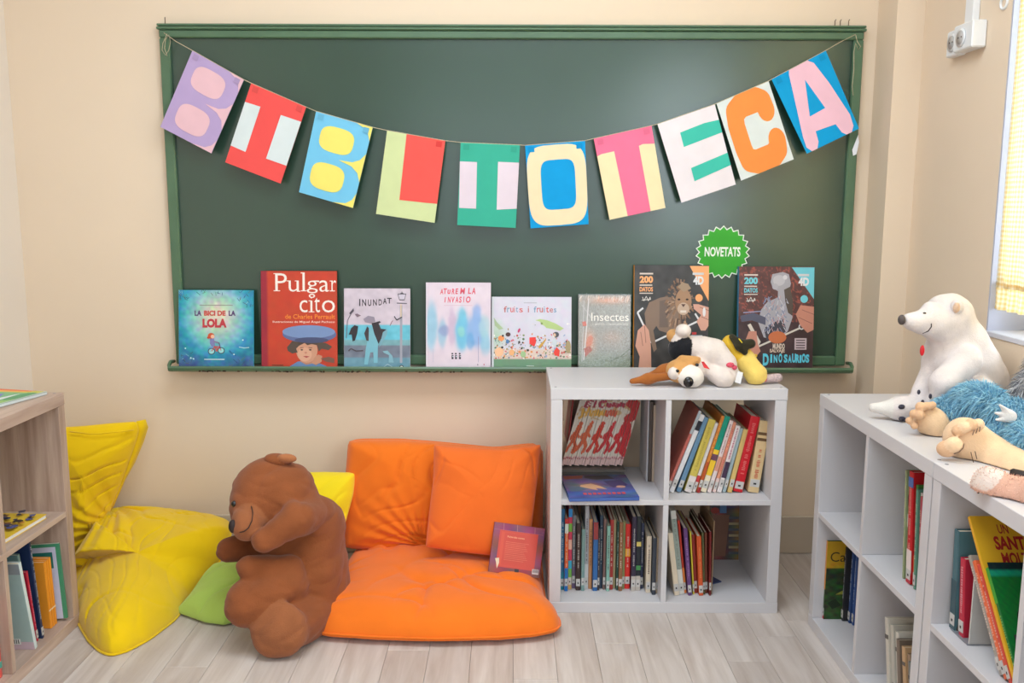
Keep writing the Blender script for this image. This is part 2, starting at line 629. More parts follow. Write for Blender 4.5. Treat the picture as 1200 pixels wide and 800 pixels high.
class Art:
    """vector print; coordinates are given in a source rectangle (y down) and mapped to (x,z) of width w, height h"""

    def __init__(self, w, h, src=(0, 0, 1, 1), fn=None, e=0.00012, y=0.0):
        self.w, self.h, self.src, self.fn = w, h, src, fn
        self.v, self.f, self.c = [], [], []
        self.n = 1
        self.e = e
        self.y = y

    def _m(self, x, y):
        x0, y0, x1, y1 = self.src
        u = (x - x0) / (x1 - x0)
        v = 1 - (y - y0) / (y1 - y0)
        return min(1, max(0, u)) * self.w, min(1, max(0, v)) * self.h

    def _p(self, x, y):
        a, b = self._m(x, y)
        return (a, self.y - self.e * self.n, b)

    def grid(self, nx, ny, fn):
        """fn(U, V) -> rgb 0..255 arrays; U,V in the source rectangle"""
        x0, y0, x1, y1 = self.src
        ux = np.linspace(x0, x1, nx + 1)
        vy = np.linspace(y0, y1, ny + 1)
        U, V = np.meshgrid(ux, vy)
        C = np.clip(np.stack(fn(U, V), -1), 0, 255)
        b = len(self.v)
        for j in range(ny + 1):
            for i in range(nx + 1):
                self.v.append(self._p(ux[i], vy[j]))
        for j in range(ny):
            for i in range(nx):
                q = (j * (nx + 1) + i, (j + 1) * (nx + 1) + i, (j + 1) * (nx + 1) + i + 1, j * (nx + 1) + i + 1)
                self.f.append(tuple(b + k for k in q))
                self.c.append([tuple(C[k // (nx + 1), k % (nx + 1)]) for k in q])
        self.n += 1
        return self

    def poly(self, pts, col):
        b = len(self.v)
        ar = sum(p[0] * r[1] - r[0] * p[1] for p, r in zip(pts, list(pts[1:]) + [pts[0]]))
        if ar > 0:
            pts = pts[::-1]
        q = [self._p(*p) for p in pts]
        self.v += q
        self.f.append(tuple(range(b, b + len(q))))
        self.c.append([col] * len(q))
        self.n += 1
        return self

    def rect(self, x0, y0, x1, y1, col):
        return self.poly([(x0, y0), (x0, y1), (x1, y1), (x1, y0)], col)

    def ell(self, cx, cy, rx, ry, col, n=20, rot=0, p=2.0):
        pts = []
        for i in range(n):
            a = -2 * PI * i / n
            ca, sa = math.cos(a), math.sin(a)
            ca = math.copysign(abs(ca) ** (2 / p), ca)
            sa = math.copysign(abs(sa) ** (2 / p), sa)
            x, y = rx * ca, ry * sa
            pts.append((cx + x * math.cos(rot) - y * math.sin(rot), cy + x * math.sin(rot) + y * math.cos(rot)))
        return self.poly(pts, col)

    def line(self, pts, wd, col, caps=False):
        for (xa, ya), (xb, yb) in zip(pts[:-1], pts[1:]):
            dx, dy = xb - xa, yb - ya
            l = math.hypot(dx, dy) or 1
            nx, ny = -dy / l * wd / 2, dx / l * wd / 2
            self.poly([(xa + nx, ya + ny), (xb + nx, yb + ny), (xb - nx, yb - ny), (xa - nx, ya - ny)], col)
            self.n -= 0.98
        if caps:
            for p in pts:
                self.ell(p[0], p[1], wd / 2, wd / 2, col, 20)
                self.n -= 0.98
        self.n += 1
        return self

    def text(self, s, x0, y0, x1, y1, col, bold=0.0, shear=0.0):
        """lettering stretched to fill a rectangle; col may be a list, one colour per character index"""
        V, F = text_mesh(s, bold, shear)
        if len(V) == 0:
            return self
        lo, hi = V.min(0), V.max(0)
        b = len(self.v)
        for v in V:
            u = (v - lo) / (hi - lo)
            self.v.append(self._p(x0 + u[0] * (x1 - x0), y1 + u[1] * (y0 - y1)))
        for f in F:
            self.f.append(tuple(b + i for i in f))
            self.c.append([col] * len(f))
        self.n += 1
        return self

    def build(self, name, m, parent, loc=(0, 0, 0), mapf=None, label=None):
        V = self.v if self.fn is None else [self.fn(p) for p in self.v]
        me = bpy.data.meshes.new(name)
        me.from_pydata(V, [], self.f)
        me.materials.append(m)
        ca = me.color_attributes.new('Col', 'FLOAT_COLOR', 'CORNER')
        cache = {}
        arr = []
        for cs in self.c:
            for c in cs:
                c = tuple(c)
                if c not in cache:
                    cache[c] = (*lin(c), 1)
                arr.extend(cache[c])
        ca.data.foreach_set('color', arr)
        me.update()
        o = bpy.data.objects.new(name, me)
        COL.objects.link(o)
        o.parent = parent
        o.location = loc
        if label:
            o['label'] = label
        return o


M_PRINT = mat('printed_paper', attr=True, rough=0.42, vary=0.03, vscale=30)
M_MATTE = mat('matte_printed_card', attr=True, rough=0.8, vary=0.03, vscale=30, spec=0.2)

# ================================================================== THE ROOM
M_WALL = mat('cream_wall_paint', (233, 212, 188), rough=0.75, vary=0.015, vscale=3, bump=0.06, bscale=180, spec=0.2)
M_WALL_PALE = mat('pale_wall_paint', (236, 225, 214), rough=0.75, vary=0.015, vscale=3, bump=0.06, bscale=180, spec=0.2)
M_WALL_REAR = mat('off_white_wall_paint', (226, 224, 222), rough=0.8, vary=0.015)
M_CEIL = mat('ceiling_paint', (236, 236, 236), rough=0.9, vary=0.01)
M_BASE = mat('greige_baseboard', (204, 188, 168), rough=0.5, vary=0.04, vscale=5)
M_SUB = mat('floor_underlay', (92, 76, 64), rough=0.9)
M_PLANK = wood_mat('pale_oak_laminate', (184, 168, 158), (214, 203, 196), 1, rough=0.42, rand=0.10)
XL, XR, YB, YF, ZC = -1.826, 1.44, 0.0, -5.95, 2.88

MB().box(XL - 0.1, XR + 0.3, YF - 0.1, YB + 0.1, -0.12, -0.006).build('floor', M_SUB)['kind'] = 'structure'
FLOOR = bpy.data.objects['floor']
# laminate planks, each its own piece, running towards the chalkboard wall
pw, pl = 0.1290, 1.15
plank_me = None
k = -17
x = 0.282 - 17 * pw
row = 0
while x < XR:
    x0, x1 = max(x, XL), min(x + pw, XR)
    off = {5: -0.705, 1: -0.754}.get(row - 16, -(0.13 + 1.15 * ((row * 0.382) % 1.0)))
    ys = [YB] + [off - pl * i for i in range(-1, 7) if YF < off - pl * i < YB - 0.02] + [YF]
    for ya, yb in zip(ys[:-1], ys[1:]):
        L_ = ya - yb
        full = abs(x1 - x0 - pw) < 1e-6 and abs(L_ - pl) < 1e-6
        if full and plank_me is not None:
            o = bpy.data.objects.new('plank', plank_me)
            COL.objects.link(o)
            o.parent = FLOOR
        else:
            o = MB().bbox(0.0004, x1 - x0 - 0.0004, 0.0004, L_ - 0.0004, -0.006, 0.0, b=0.0008).build('plank', M_PLANK, FLOOR)
            if full:
                plank_me = o.data
        o.location = (x0, yb, 0)
    x += pw
    row += 1


def structure(mb, name, m):
    o = mb.build(name, m)
    o['kind'] = 'structure'
    return o


structure(MB().box(XL - 0.15, XR + 0.35, YB, YB + 0.15, -0.12, ZC + 0.1), 'wall_back', M_WALL)
structure(MB().box(XL - 0.15, XL, YF, YB, -0.12, ZC + 0.1), 'wall_left', M_WALL_PALE)
structure(MB().box(XL - 0.15, XR + 0.35, YF, YB, ZC, ZC + 0.1), 'ceiling', M_CEIL)
# right wall with two window openings
WIN = [(-0.725, -2.25), (-2.75, -4.45)]
WZ0, WZ1 = 0.985, 2.38
wr_ = MB()
wr_.box(XR, XR + 0.25, WIN[0][0], YB, -0.12, ZC)
wr_.box(XR, XR + 0.25, WIN[1][0], WIN[0][1], -0.12, ZC)
wr_.box(XR, XR + 0.25, YF, WIN[1][1], -0.12, ZC)
for a, b in WIN:
    wr_.box(XR, XR + 0.25, b, a, -0.12, WZ0)
    wr_.box(XR, XR + 0.25, b, a, WZ1, ZC)
structure(wr_, 'wall_right', M_WALL)
# rear wall, behind the camera, with a wide window
RW = (-1.15, 1.15, 0.95, 2.45)
wb_ = MB()
wb_.box(XL - 0.15, RW[0], YF - 0.15, YF, -0.12, ZC)
wb_.box(RW[1], XR + 0.35, YF - 0.15, YF, -0.12, ZC)
wb_.box(RW[0], RW[1], YF - 0.15, YF, -0.12, RW[2])
wb_.box(RW[0], RW[1], YF - 0.15, YF, RW[3], ZC)
structure(wb_, 'wall_rear', M_WALL_REAR)
# boxed corner column between chalkboard wall and window wall
structure(MB().box(1.343, XR, -0.168, YB, 0.0, ZC), 'wall_column', M_WALL)
# baseboards
structure(MB().bbox(XL + 0.001, 1.342, -0.014, -0.0005, 0.001, 0.153, b=0.003), 'baseboard_back', M_BASE)
structure(MB().bbox(XL + 0.0005, XL + 0.014, YF + 0.01, -0.015, 0.001, 0.153, b=0.003), 'baseboard_left', M_BASE)
structure(MB().bbox(XR - 0.014, XR - 0.0005, YF + 0.01, -0.17, 0.001, 0.153, b=0.003), 'baseboard_right', M_BASE)
structure(MB().bbox(1.329, 1.3425, -0.182, -0.0145, 0.001, 0.153, b=0.003).bbox(1.3425, XR - 0.0145, -0.182, -0.1685, 0.001, 0.153, b=0.003), 'baseboard_column', M_BASE)

# windows: white frames with panes
M_FRAME = mat('white_window_frame', (214, 214, 222), rough=0.35, vary=0.02)
M_LINING = mat('bluish_window_lining', (186, 188, 204), rough=0.4, vary=0.02)
glass = bpy.data.materials.new('window_glass')
glass.use_nodes = True
_n, _l = glass.node_tree.nodes, glass.node_tree.links
_tr = _n.new('ShaderNodeBsdfTransparent')
_gl = _n.new('ShaderNodeBsdfGlossy')
_gl.inputs['Roughness'].default_value = 0.02
_fr = _n.new('ShaderNodeFresnel')
_fr.inputs['IOR'].default_value = 1.45
_mx = _n.new('ShaderNodeMixShader')
_l.new(_fr.outputs[0], _mx.inputs[0])
_l.new(_tr.outputs[0], _mx.inputs[1])
_l.new(_gl.outputs[0], _mx.inputs[2])
_l.new(_mx.outputs[0], _n['Material Output'].inputs[0])
for wi, (a, b) in enumerate(WIN):
    fr = MB()
    X0, X1 = XR + 0.13, XR + 0.18
    fr.bbox(X0, X1, b, b + 0.05, WZ0, WZ1)
    fr.bbox(X0, X1, a - 0.05, a, WZ0, WZ1)
    fr.bbox(X0, X1, b + 0.05, a - 0.05, WZ0, WZ0 + 0.05)
    fr.bbox(X0, X1, b + 0.05, a - 0.05, WZ1 - 0.05, WZ1)
    mid = (a + b) / 2
    fr.bbox(X0, X1, mid - 0.03, mid + 0.03, WZ0 + 0.05, WZ1 - 0.05)
    w = structure(fr, 'window_%d' % (wi + 1), M_FRAME)
    for s0, s1 in ((b + 0.05, mid - 0.03), (mid + 0.03, a - 0.05)):
        MB().box(X0 + 0.02, X0 + 0.026, s0, s1, WZ0 + 0.05, WZ1 - 0.05).build('pane', glass, w)
    MB().bbox(XR - 0.004, XR + 0.13, b, a, WZ0 - 0.012, WZ0 + 0.004).build('sill', M_FRAME, w)
    for ya, yb in ((a - 0.008, a - 0.0005), (b + 0.0005, b + 0.008)):
        MB().box(XR + 0.001, XR + 0.13, ya, yb, WZ0 + 0.004, WZ1 - 0.001).build('jamb_lining', M_LINING, w)
w = structure(MB().bbox(RW[0], RW[1], YF - 0.1, YF - 0.05, RW[2], RW[2] + 0.05).bbox(RW[0], RW[1], YF - 0.1, YF - 0.05, RW[3] - 0.05, RW[3])
              .bbox(RW[0], RW[0] + 0.05, YF - 0.1, YF - 0.05, RW[2] + 0.05, RW[3] - 0.05).bbox(RW[1] - 0.05, RW[1], YF - 0.1, YF - 0.05, RW[2] + 0.05, RW[3] - 0.05)
              .bbox(-0.03, 0.03, YF - 0.1, YF - 0.05, RW[2] + 0.05, RW[3] - 0.05), 'window_3', M_FRAME)
for s0, s1 in ((RW[0] + 0.05, -0.03), (0.03, RW[1] - 0.05)):
    MB().box(s0, s1, YF - 0.08, YF - 0.074, RW[2] + 0.05, RW[3] - 0.05).build('pane', glass, w)

# gingham curtain hung inside the window recess
gm = bpy.data.materials.new('yellow_gingham_cotton')
gm.use_nodes = True
_n, _l = gm.node_tree.nodes, gm.node_tree.links
b_ = _n['Principled BSDF']
b_.inputs['Roughness'].default_value = 0.9
_tc = _n.new('ShaderNodeUVMap')
_sp = _n.new('ShaderNodeSeparateXYZ')
_l.new(_tc.outputs[0], _sp.inputs[0])
_sum = None
for ax in (0, 1):
    f = _n.new('ShaderNodeMath')
    f.operation = 'FRACT'
    _l.new(_sp.outputs[ax], f.inputs[0])
    g = _n.new('ShaderNodeMath')
    g.operation = 'GREATER_THAN'
    g.inputs[1].default_value = 0.5
    _l.new(f.outputs[0], g.inputs[0])
    if _sum is None:
        _sum = g
    else:
        h = _n.new('ShaderNodeMath')
        h.operation = 'ADD'
        _l.new(_sum.outputs[0], h.inputs[0])
        _l.new(g.outputs[0], h.inputs[1])
        _sum = h
_rp = _n.new('ShaderNodeMapRange')
_rp.inputs['From Max'].default_value = 2.0
_l.new(_sum.outputs[0], _rp.inputs['Value'])
_mc = _n.new('ShaderNodeMix')
_mc.data_type = 'RGBA'
_l.new(_rp.outputs[0], _mc.inputs[0])
_mc.inputs[6].default_value = (*lin((252, 248, 238)), 1)
_mc.inputs[7].default_value = (*lin((250, 228, 168)), 1)
_l.new(_mc.outputs[2], b_.inputs['Base Color'])
_tl = _n.new('ShaderNodeBsdfTranslucent')
_l.new(_mc.outputs[2], _tl.inputs['Color'])
_ms = _n.new('ShaderNodeMixShader')
_ms.inputs[0].default_value = 0.6
_l.new(b_.outputs[0], _ms.inputs[1])
_l.new(_tl.outputs[0], _ms.inputs[2])
_l.new(_ms.outputs[0], _n['Material Output'].inputs[0])


def cloth_sheet(name, y0, y1, z0, z1, xc, amp, waves, parent, thick=0.0015):
    nu, nv = 140, 24
    V, F, UV = [], [], []
    for s in (0, 1):
        for j in range(nv + 1):
            for i in range(nu + 1):
                u, v = i / nu, j / nv
                yy = y0 + (y1 - y0) * u
                zz = z0 + (z1 - z0) * v
                xx = xc + amp * math.sin(u * waves * 2 * PI + 0.4 * math.sin(v * 3)) * (1 - 0.4 * v) + (thick if s else 0)
                V.append((xx, yy, zz))
                UV.append((u * abs(y1 - y0) * 1.35 / 0.014, zz / 0.014))
    n1 = (nu + 1) * (nv + 1)
    for j in range(nv):
        for i in range(nu):
            a = j * (nu + 1) + i
            q = (a, a + 1, a + nu + 2, a + nu + 1)
            F.append(q[::-1])
            F.append(tuple(k + n1 for k in q))
    for i in range(nu):
        F.append((i, i + 1, i + 1 + n1, i + n1))
    for j in range(nv):
        a = j * (nu + 1)
        F.append((a, a + n1, a + nu + 1 + n1, a + nu + 1))
    me = bpy.data.meshes.new(name)
    me.from_pydata(V, [], F)
    me.materials.append(gm)
    uvl = me.uv_layers.new(name='UVMap')
    arr = []
    for p in me.polygons:
        for vi in p.vertices:
            arr.extend(UV[vi])
    uvl.data.foreach_set('uv', arr)
    me.polygons.foreach_set('use_smooth', [True] * len(me.polygons))
    o = bpy.data.objects.new(name, me)
    COL.objects.link(o)
    o.parent = parent
    return o


ct = thing('curtain', 'yellow and white gingham curtain hanging in the bright window', 'curtain', (0, 0, 0))
cloth_sheet('curtain_panel', -0.745, -2.2, 1.12, 2.37, 1.449, 0.006, 17, ct)
cloth_sheet('ruffle', -0.728, -2.2, 1.055, 1.135, 1.452, 0.010, 26, ct)
MB().tube([(1.450, -0.732, 2.366), (1.450, -2.22, 2.366)], 0.006).build('curtain_rod', mat('white_plastic', (235, 235, 236), rough=0.35, vary=0.02), ct)
M_WP = MATS['white_plastic']

# double power socket on the right wall with its cable duct
so = thing('wall_socket', 'white double power socket box high on the window wall', 'socket', (XR, -0.48, 1.87))
MB().bbox(-0.045, -0.0005, -0.118, 0.0, -0.040, 0.040, b=0.004).bbox(-0.03, -0.0005, 0.0, 0.075, -0.043, 0.037, b=0.004).build('socket_box', M_WP, so)
for yy, xx in ((-0.052, -0.045), (0.035, -0.030)):
    rng = MB()
    n = 24
    for i in range(n):
        pass
    fp = MB()
    c0 = (xx, yy, -0.001)
    fp.tube([(xx - 0.001, yy, -0.001), (xx - 0.0045, yy, -0.001)], 0.028, n=24).build('socket_face', M_WP, so)
    dk = MB().tube([(xx - 0.0046, yy, -0.001), (xx - 0.0052, yy, -0.001)], 0.021, n=24)
    s2 = dk.build('socket_well', mat('shaded_grey_plastic', (188, 184, 182), rough=0.5), so)
    for dy in (-0.0095, 0.0095):
        MB().tube([(xx - 0.0053, yy + dy, -0.001), (xx - 0.0058, yy + dy, -0.001)], 0.003, n=10).build('pin_hole', mat('dark_hole', (60, 56, 54)), s2)
cd = MB().bbox(XR - 0.022, XR - 0.0005, -0.545, -0.495, 1.912, ZC - 0.001, b=0.002).build('cable_duct', M_WP)
tag(cd, 'white plastic cable duct rising from the socket box', 'cable duct')
hk = thing('curtain_hook', 'small white ring hook on the wall beside the curtain', 'hook', (1.4400,-0.6835,1.9395))
MB().tube([(-0.002 - 0.0, 0.018 * math.cos(a), 0.018 * math.sin(a)) for a in np.linspace(0, 2 * PI, 20, endpoint=False)], 0.004, closed=True).build('ring', M_WP, hk)
MB().tube([(-0.0005, 0, 0.016), (-0.012, 0, 0.016)], 0.004).build('pin', M_WP, hk)

# ================================================================== CHALKBOARD
M_BOARD = mat('green_chalkboard', (47, 72, 57), rough=0.22, vary=0.06, vscale=2.2, bump=0.04, bscale=300, spec=0.75)
M_GRN = mat('green_enamel_frame', (82, 112, 84), rough=0.35, vary=0.10, vscale=12, spec=0.5)
M_GRN_D = mat('dark_green_edge', (48, 72, 50), rough=0.4)
M_CHIP = mat('bare_chipped_metal', (70, 52, 40), rough=0.6)
BX0, BX1, BZ0, BZ1 = -1.257, 1.285, 0.757, 1.982
cb = thing('chalkboard', 'large green framed chalkboard mounted on the cream wall', 'chalkboard', (0, -0.001, BZ0))


def cbp(mb, name, m, par=None):
    return mb.build(name, m, par or cb, off=(0, -0.001, BZ0))


cbp(MB().box(BX0 + 0.03, BX1 - 0.03, -0.018, -0.002, BZ0 + 0.02, BZ1 - 0.02), 'writing_surface', M_BOARD)
cbp(MB().bbox(BX0, BX0 + 0.036, -0.034, -0.002, BZ0, BZ1 - 0.032, b=0.004), 'side_rail', M_GRN)
cbp(MB().bbox(BX1 - 0.036, BX1, -0.034, -0.002, BZ0, BZ1 - 0.032, b=0.004), 'side_rail', M_GRN)
cbp(MB().bbox(BX0, BX1, -0.034, -0.002, BZ1 - 0.032, BZ1 - 0.004, b=0.004), 'top_rail', M_GRN)
cap = cbp(MB().bbox(BX0 - 0.006, BX1 + 0.006, -0.042, -0.002, BZ1 - 0.004, BZ1 + 0.006, b=0.003), 'top_moulding', M_GRN)
cbp(MB().bbox(BX0 - 0.006, BX1 + 0.006, -0.036, -0.002, BZ1 + 0.009, BZ1 + 0.017, b=0.002), 'top_moulding', M_GRN)
cbp(MB().box(BX0, BX1, -0.030, -0.002, BZ1 + 0.005, BZ1 + 0.010), 'moulding_groove', M_GRN_D)
cbp(MB().bbox(BX0 + 0.036, BX1 - 0.036, -0.034, -0.002, BZ0, BZ0 + 0.036, b=0.004), 'bottom_rail', M_GRN)
# chalk tray: shallow trough with a rounded lip and upturned ends
prof = [(-0.002, -0.020), (-0.085, -0.020), (-0.097, -0.014), (-0.100, -0.004), (-0.096, 0.003), (-0.091, 0.001), (-0.090, -0.010), (-0.080, -0.0145), (-0.002, -0.0145)]
tr = MB()
tr.extrude([(p[0], p[1] + BZ0) for p in prof], 'x', BX0 - 0.008, BX1 + 0.008)
cbp(tr, 'chalk_tray', M_GRN)
for sx in (BX0 - 0.010, BX1 + 0.010):
    s_ = 1 if sx > 0 else -1
    cbp(MB().tube([(sx - s_ * 0.02, -0.092, BZ0 - 0.012), (sx - s_ * 0.004, -0.086, BZ0 - 0.008), (sx + s_ * 0.002, -0.074, BZ0 + 0.002), (sx + s_ * 0.003, -0.055, BZ0 + 0.012), (sx + s_ * 0.003, -0.02, BZ0 + 0.008)], 0.007, n=8), 'tray_end', M_GRN)
chips = MB()
rr_ = random.Random(3)
for cx_, n_ in ((-1.13, 12), (-1.09, 10), (-0.97, 3), (-0.84, 16), (-0.72, 16), (-0.60, 14), (-0.55, 6), (-0.35, 5), (-0.28, 12), (-0.2, 5), (-0.02, 8), (0.1, 9)):
    for _ in range(n_):
        x_ = cx_ + rr_.uniform(-0.04, 0.04)
        w_ = rr_.uniform(0.003, 0.010)
        z_ = BZ0 - 0.018 + rr_.uniform(0, 0.004)
        chips.box(x_, x_ + w_, -0.0975, -0.0945, z_ - 0.002, z_ + rr_.uniform(0.001, 0.004))
o = cbp(chips, 'paint_chips', M_CHIP)
o['kind'] = 'stuff'
# cup hooks standing on the top moulding
for hx in (-1.233, 1.178, 1.197, 1.227):
    MB().tube([(hx, -0.03, BZ1 + 0.014), (hx, -0.03, BZ1 + 0.034), (hx + 0.002, -0.034, BZ1 + 0.038)], 0.0017, n=6).build('screw_hook', mat('rusty_steel', (120, 96, 80), rough=0.5, metal=0.4), cb, off=(0, -0.001, BZ0))

# ------------------------------------------------------------------ letter banner
M_STRING = mat('natural_twine', (190, 176, 148), rough=0.9, vary=0.2, vscale=200)
bn = thing('letter_banner', 'string banner of ten letter sheets spelling BIBLIOTECA across the chalkboard', 'banner', (0, -0.05, 1.95))
BO = (0, -0.05, 1.95)
YS = -0.062
sheets = [
    ('B', [(225.5, 58.8), (286, 93), (248, 179), (188, 148)], (184, 160, 202), (232, 188, 196)),
    ('I', [(294.5, 97), (358.8, 125), (329, 214.5), (264, 189.5)], (236, 84, 80), (214, 222, 222)),
    ('B', [(370.5, 130), (437, 148.8), (413.8, 243), (350.5, 224.5)], (116, 192, 226), (238, 222, 112)),
    ('L', [(453.8, 152.5), (522, 164.5), (509.5, 260.5), (440.8, 250)], (206, 216, 160), (240, 88, 80)),
    ('I', [(540, 166.5), (609.5, 169.5), (604.5, 266.5), (536, 263)], (58, 172, 146), (222, 206, 216)),
    ('O', [(615.5, 170), (685.8, 164.5), (690, 262), (622, 267)], (0, 152, 214), (236, 216, 178)),
    ('T', [(696, 162), (763.8, 146.8), (780, 243), (714.5, 257)], (244, 116, 150), (238, 220, 176)),
    ('E', [(770.8, 145), (838, 121.8), (862.5, 215.5), (798.8, 237)], (232, 222, 226), (64, 188, 168)),
    ('C', [(840, 120.8), (901, 94.5), (930.5, 186), (868.8, 211)], (218, 224, 222), (246, 144, 70)),
    ('A', [(904.5, 92.5), (968, 58.8), (1007, 150), (945.8, 179.5)], (0, 156, 214), (238, 190, 206)),
]
CORN = [
    [(-1.1289,-0.0620,1.8999), (-0.9484,-0.0620,1.7993), (-1.0728,-0.0750,1.5394), (-1.2532,-0.0750,1.6325)],
    [(-0.9228,-0.0620,1.7874), (-0.7279,-0.0620,1.7044), (-0.8261,-0.0750,1.4320), (-1.0247,-0.0750,1.5077)],
    [(-0.6923,-0.0620,1.6895), (-0.4884,-0.0620,1.6335), (-0.5645,-0.0750,1.3452), (-0.7602,-0.0750,1.4015)],
    [(-0.4366,-0.0620,1.6225), (-0.2259,-0.0620,1.5868), (-0.2664,-0.0750,1.2919), (-0.4807,-0.0750,1.3238)],
    [(-0.1701,-0.0620,1.5809), (0.0454,-0.0620,1.5724), (0.0309,-0.0750,1.2742), (-0.1836,-0.0750,1.2844)],
    [(0.0640,-0.0620,1.5710), (0.2818,-0.0620,1.5883), (0.2984,-0.0750,1.2889), (0.0857,-0.0750,1.2728)],
    [(0.3133,-0.0620,1.5960), (0.5221,-0.0620,1.6426), (0.5784,-0.0750,1.3486), (0.3748,-0.0750,1.3047)],
    [(0.5436,-0.0620,1.6481), (0.7488,-0.0620,1.7185), (0.8325,-0.0750,1.4339), (0.6365,-0.0750,1.3673)],
    [(0.7549,-0.0620,1.7215), (0.9393,-0.0620,1.8005), (1.0395,-0.0750,1.5246), (0.8515,-0.0750,1.4478)],
    [(0.9497,-0.0620,1.8065), (1.1392,-0.0620,1.9068), (1.2699,-0.0750,1.6341), (1.0859,-0.0750,1.5444)],
]
names = ['pale pink on lilac', 'red on pale grey', 'light blue on yellow', 'pale green on red', 'teal on pale pink', 'cream on bright blue', 'pink on cream', 'pale grey on teal', 'orange on pale grey', 'pink on bright blue']
M_SHEET = mat('painted_card', attr=True, rough=0.7, vary=0.035, vscale=18, spec=0.25, trans=0.0)


def fan(pts, cx, cy, smooth):
    return pts


def round_poly(pts, it=3, fix=()):
    for _ in range(it):
        q = []
        n = len(pts)
        for i in range(n):
            a, b = pts[i], pts[(i + 1) % n]
            q.append((a[0] * 0.75 + b[0] * 0.25, a[1] * 0.75 + b[1] * 0.25))
            q.append((a[0] * 0.25 + b[0] * 0.75, a[1] * 0.25 + b[1] * 0.75))
        pts = q
    return pts


def ccw(pts):
    a = sum(p[0] * q[1] - q[0] * p[1] for p, q in zip(pts, pts[1:] + pts[:1]))
    return pts if a < 0 else pts[::-1]


for si, (ch, px, base, ink) in enumerate(sheets):
    TL, TR, BR, BL = [np.array(c) for c in CORN[si]]

    def bil(p, TL=TL, TR=TR, BR=BR, BL=BL, si=si):
        u, v = p[0], 1 - p[2]
        q = (TL * (1 - u) + TR * u) * (1 - v) + (BL * (1 - u) + BR * u) * v
        bow = 0.0
        return (q[0] - BO[0], q[1] + bow + p[1] - BO[1], q[2] - BO[2])
    # the card itself: thin sheet with slight bow
    nu, nv = 4, 8
    sh_ = MB()
    vs = []
    for s in (0, 1):
        for j in range(nv + 1):
            for i in range(nu + 1):
                vs.append(bil((i / nu, 0.0008 * s, 1 - j / nv)))
    n1 = (nu + 1) * (nv + 1)
    fs = []
    for j in range(nv):
        for i in range(nu):
            a = j * (nu + 1) + i
            q = (a, a + nu + 1, a + nu + 2, a + 1)
            fs.append(q)
            fs.append(tuple(k + n1 for k in q[::-1]))
    per = [i for i in range(nu)] + [nu + j * (nu + 1) for j in range(nv)] + [n1 - 1 - i for i in range(nu)] + [(nv - j) * (nu + 1) for j in range(nv)]
    for a, b in zip(per, per[1:] + per[:1]):
        fs.append((a, b, b + n1, a + n1))
    sh_.add(vs, fs, base)
    sheet = sh_.build('letter_sheet', M_SHEET, bn)
    sheet['label'] = 'letter %s sheet, %s' % (ch, names[si])
    A = Art(1, 1, (0, 0, 1, 1), fn=bil, e=0.0004, y=-0.0006)

    def pol(pts, col, A=A):
        A.poly(ccw(pts), col)
    if ch == 'B':
        c1, c2 = ((.463, .25), (.468, .745)) if si == 0 else ((.45, .27), (.43, .73))
        A.ell(c1[0], c1[1], .30, .155, ink, 32, p=3.0)
        A.ell(c2[0], c2[1], .30, .165, ink, 32, p=3.0)
        pol([(.56, .49), (.8, .47), (.92, .42), (1, .33), (1, .68), (.93, .58), (.8, .52)], ink)
        pol([(.72, 0), (1, 0), (1, .17), (.95, .09), (.85, .03)], ink)
        pol([(.62, 1), (.85, .97), (.95, .91), (1, .82), (1, 1)], ink)
    elif ch == 'I':
        if si == 1:
            pol([(0, .233), (.272, .215), (.272, .793), (0, .785)], ink)
            pol([(.64, .21), (1, .19), (1, .765), (.635, .775)], ink)
        else:
            pol([(0, .225), (.29, .225), (.31, .79), (.02, .79)], ink)
            pol([(.645, .21), (1, .21), (1, .765), (.66, .79)], ink)
    elif ch == 'L':
        pol([(.335, 0), (1, 0), (1, .765), (.8, .775), (.36, .79)], ink)
    elif ch == 'O':
        A.ell(.5, .5, .5, .485, ink, 40, p=4.2)
        A.ell(.52, .495, .29, .30, base, 40, p=5.0)
    elif ch == 'T':
        pol([(0, .215), (.08, .2), (.30, .2), (.325, 1), (0, 1)], ink)
        pol([(.73, .2), (.8, .19), (1, .215), (1, 1), (.735, 1)], ink)
    elif ch == 'E':
        pol([(.32, .184), (.75, .17), (1, .19), (1, .345), (.313, .364)], ink)
        pol([(.33, .635), (1, .60), (1, .755), (.324, .80)], ink)
    elif ch == 'C':
        out = [(.97, .28), (.93, .08), (.72, .03), (.35, .03), (.1, .12), (.05, .3), (.05, .7), (.1, .9), (.3, .98), (.7, .98), (.93, .92), (1.0, .75)]
        path = [(.80, .30), (.79, .2), (.70, .145), (.40, .14), (.25, .2), (.215, .35), (.215, .65), (.24, .80), (.38, .86), (.68, .86), (.80, .80), (.825, .70)]
        A.line(path, .30, ink, True)
    else:
        pol([(.29, .05), (.32, .0), (.66, .0), (.74, .06), (.84, .35), (.95, .80), (.93, .94), (.86, 1), (.76, 1), (.70, .95), (.66, .83), (.30, .80), (.27, .93), (.2, 1), (.1, 1), (.04, .93), (.06, .8)], ink)
        A.poly(ccw([(.494, .19), (.61, .60), (.314, .61)]), base)
    if si not in (7, 8):
        dk = tuple(int(c * 0.93) for c in base)
        for u in ((.1, .9) if si != 3 else (.9,)):
            d2 = dk if si != 3 else (214, 62, 60)
            A.rect(u - .05, .02, u + .05, .085, d2)
    A.build('painted_letter', M_SHEET, sheet)
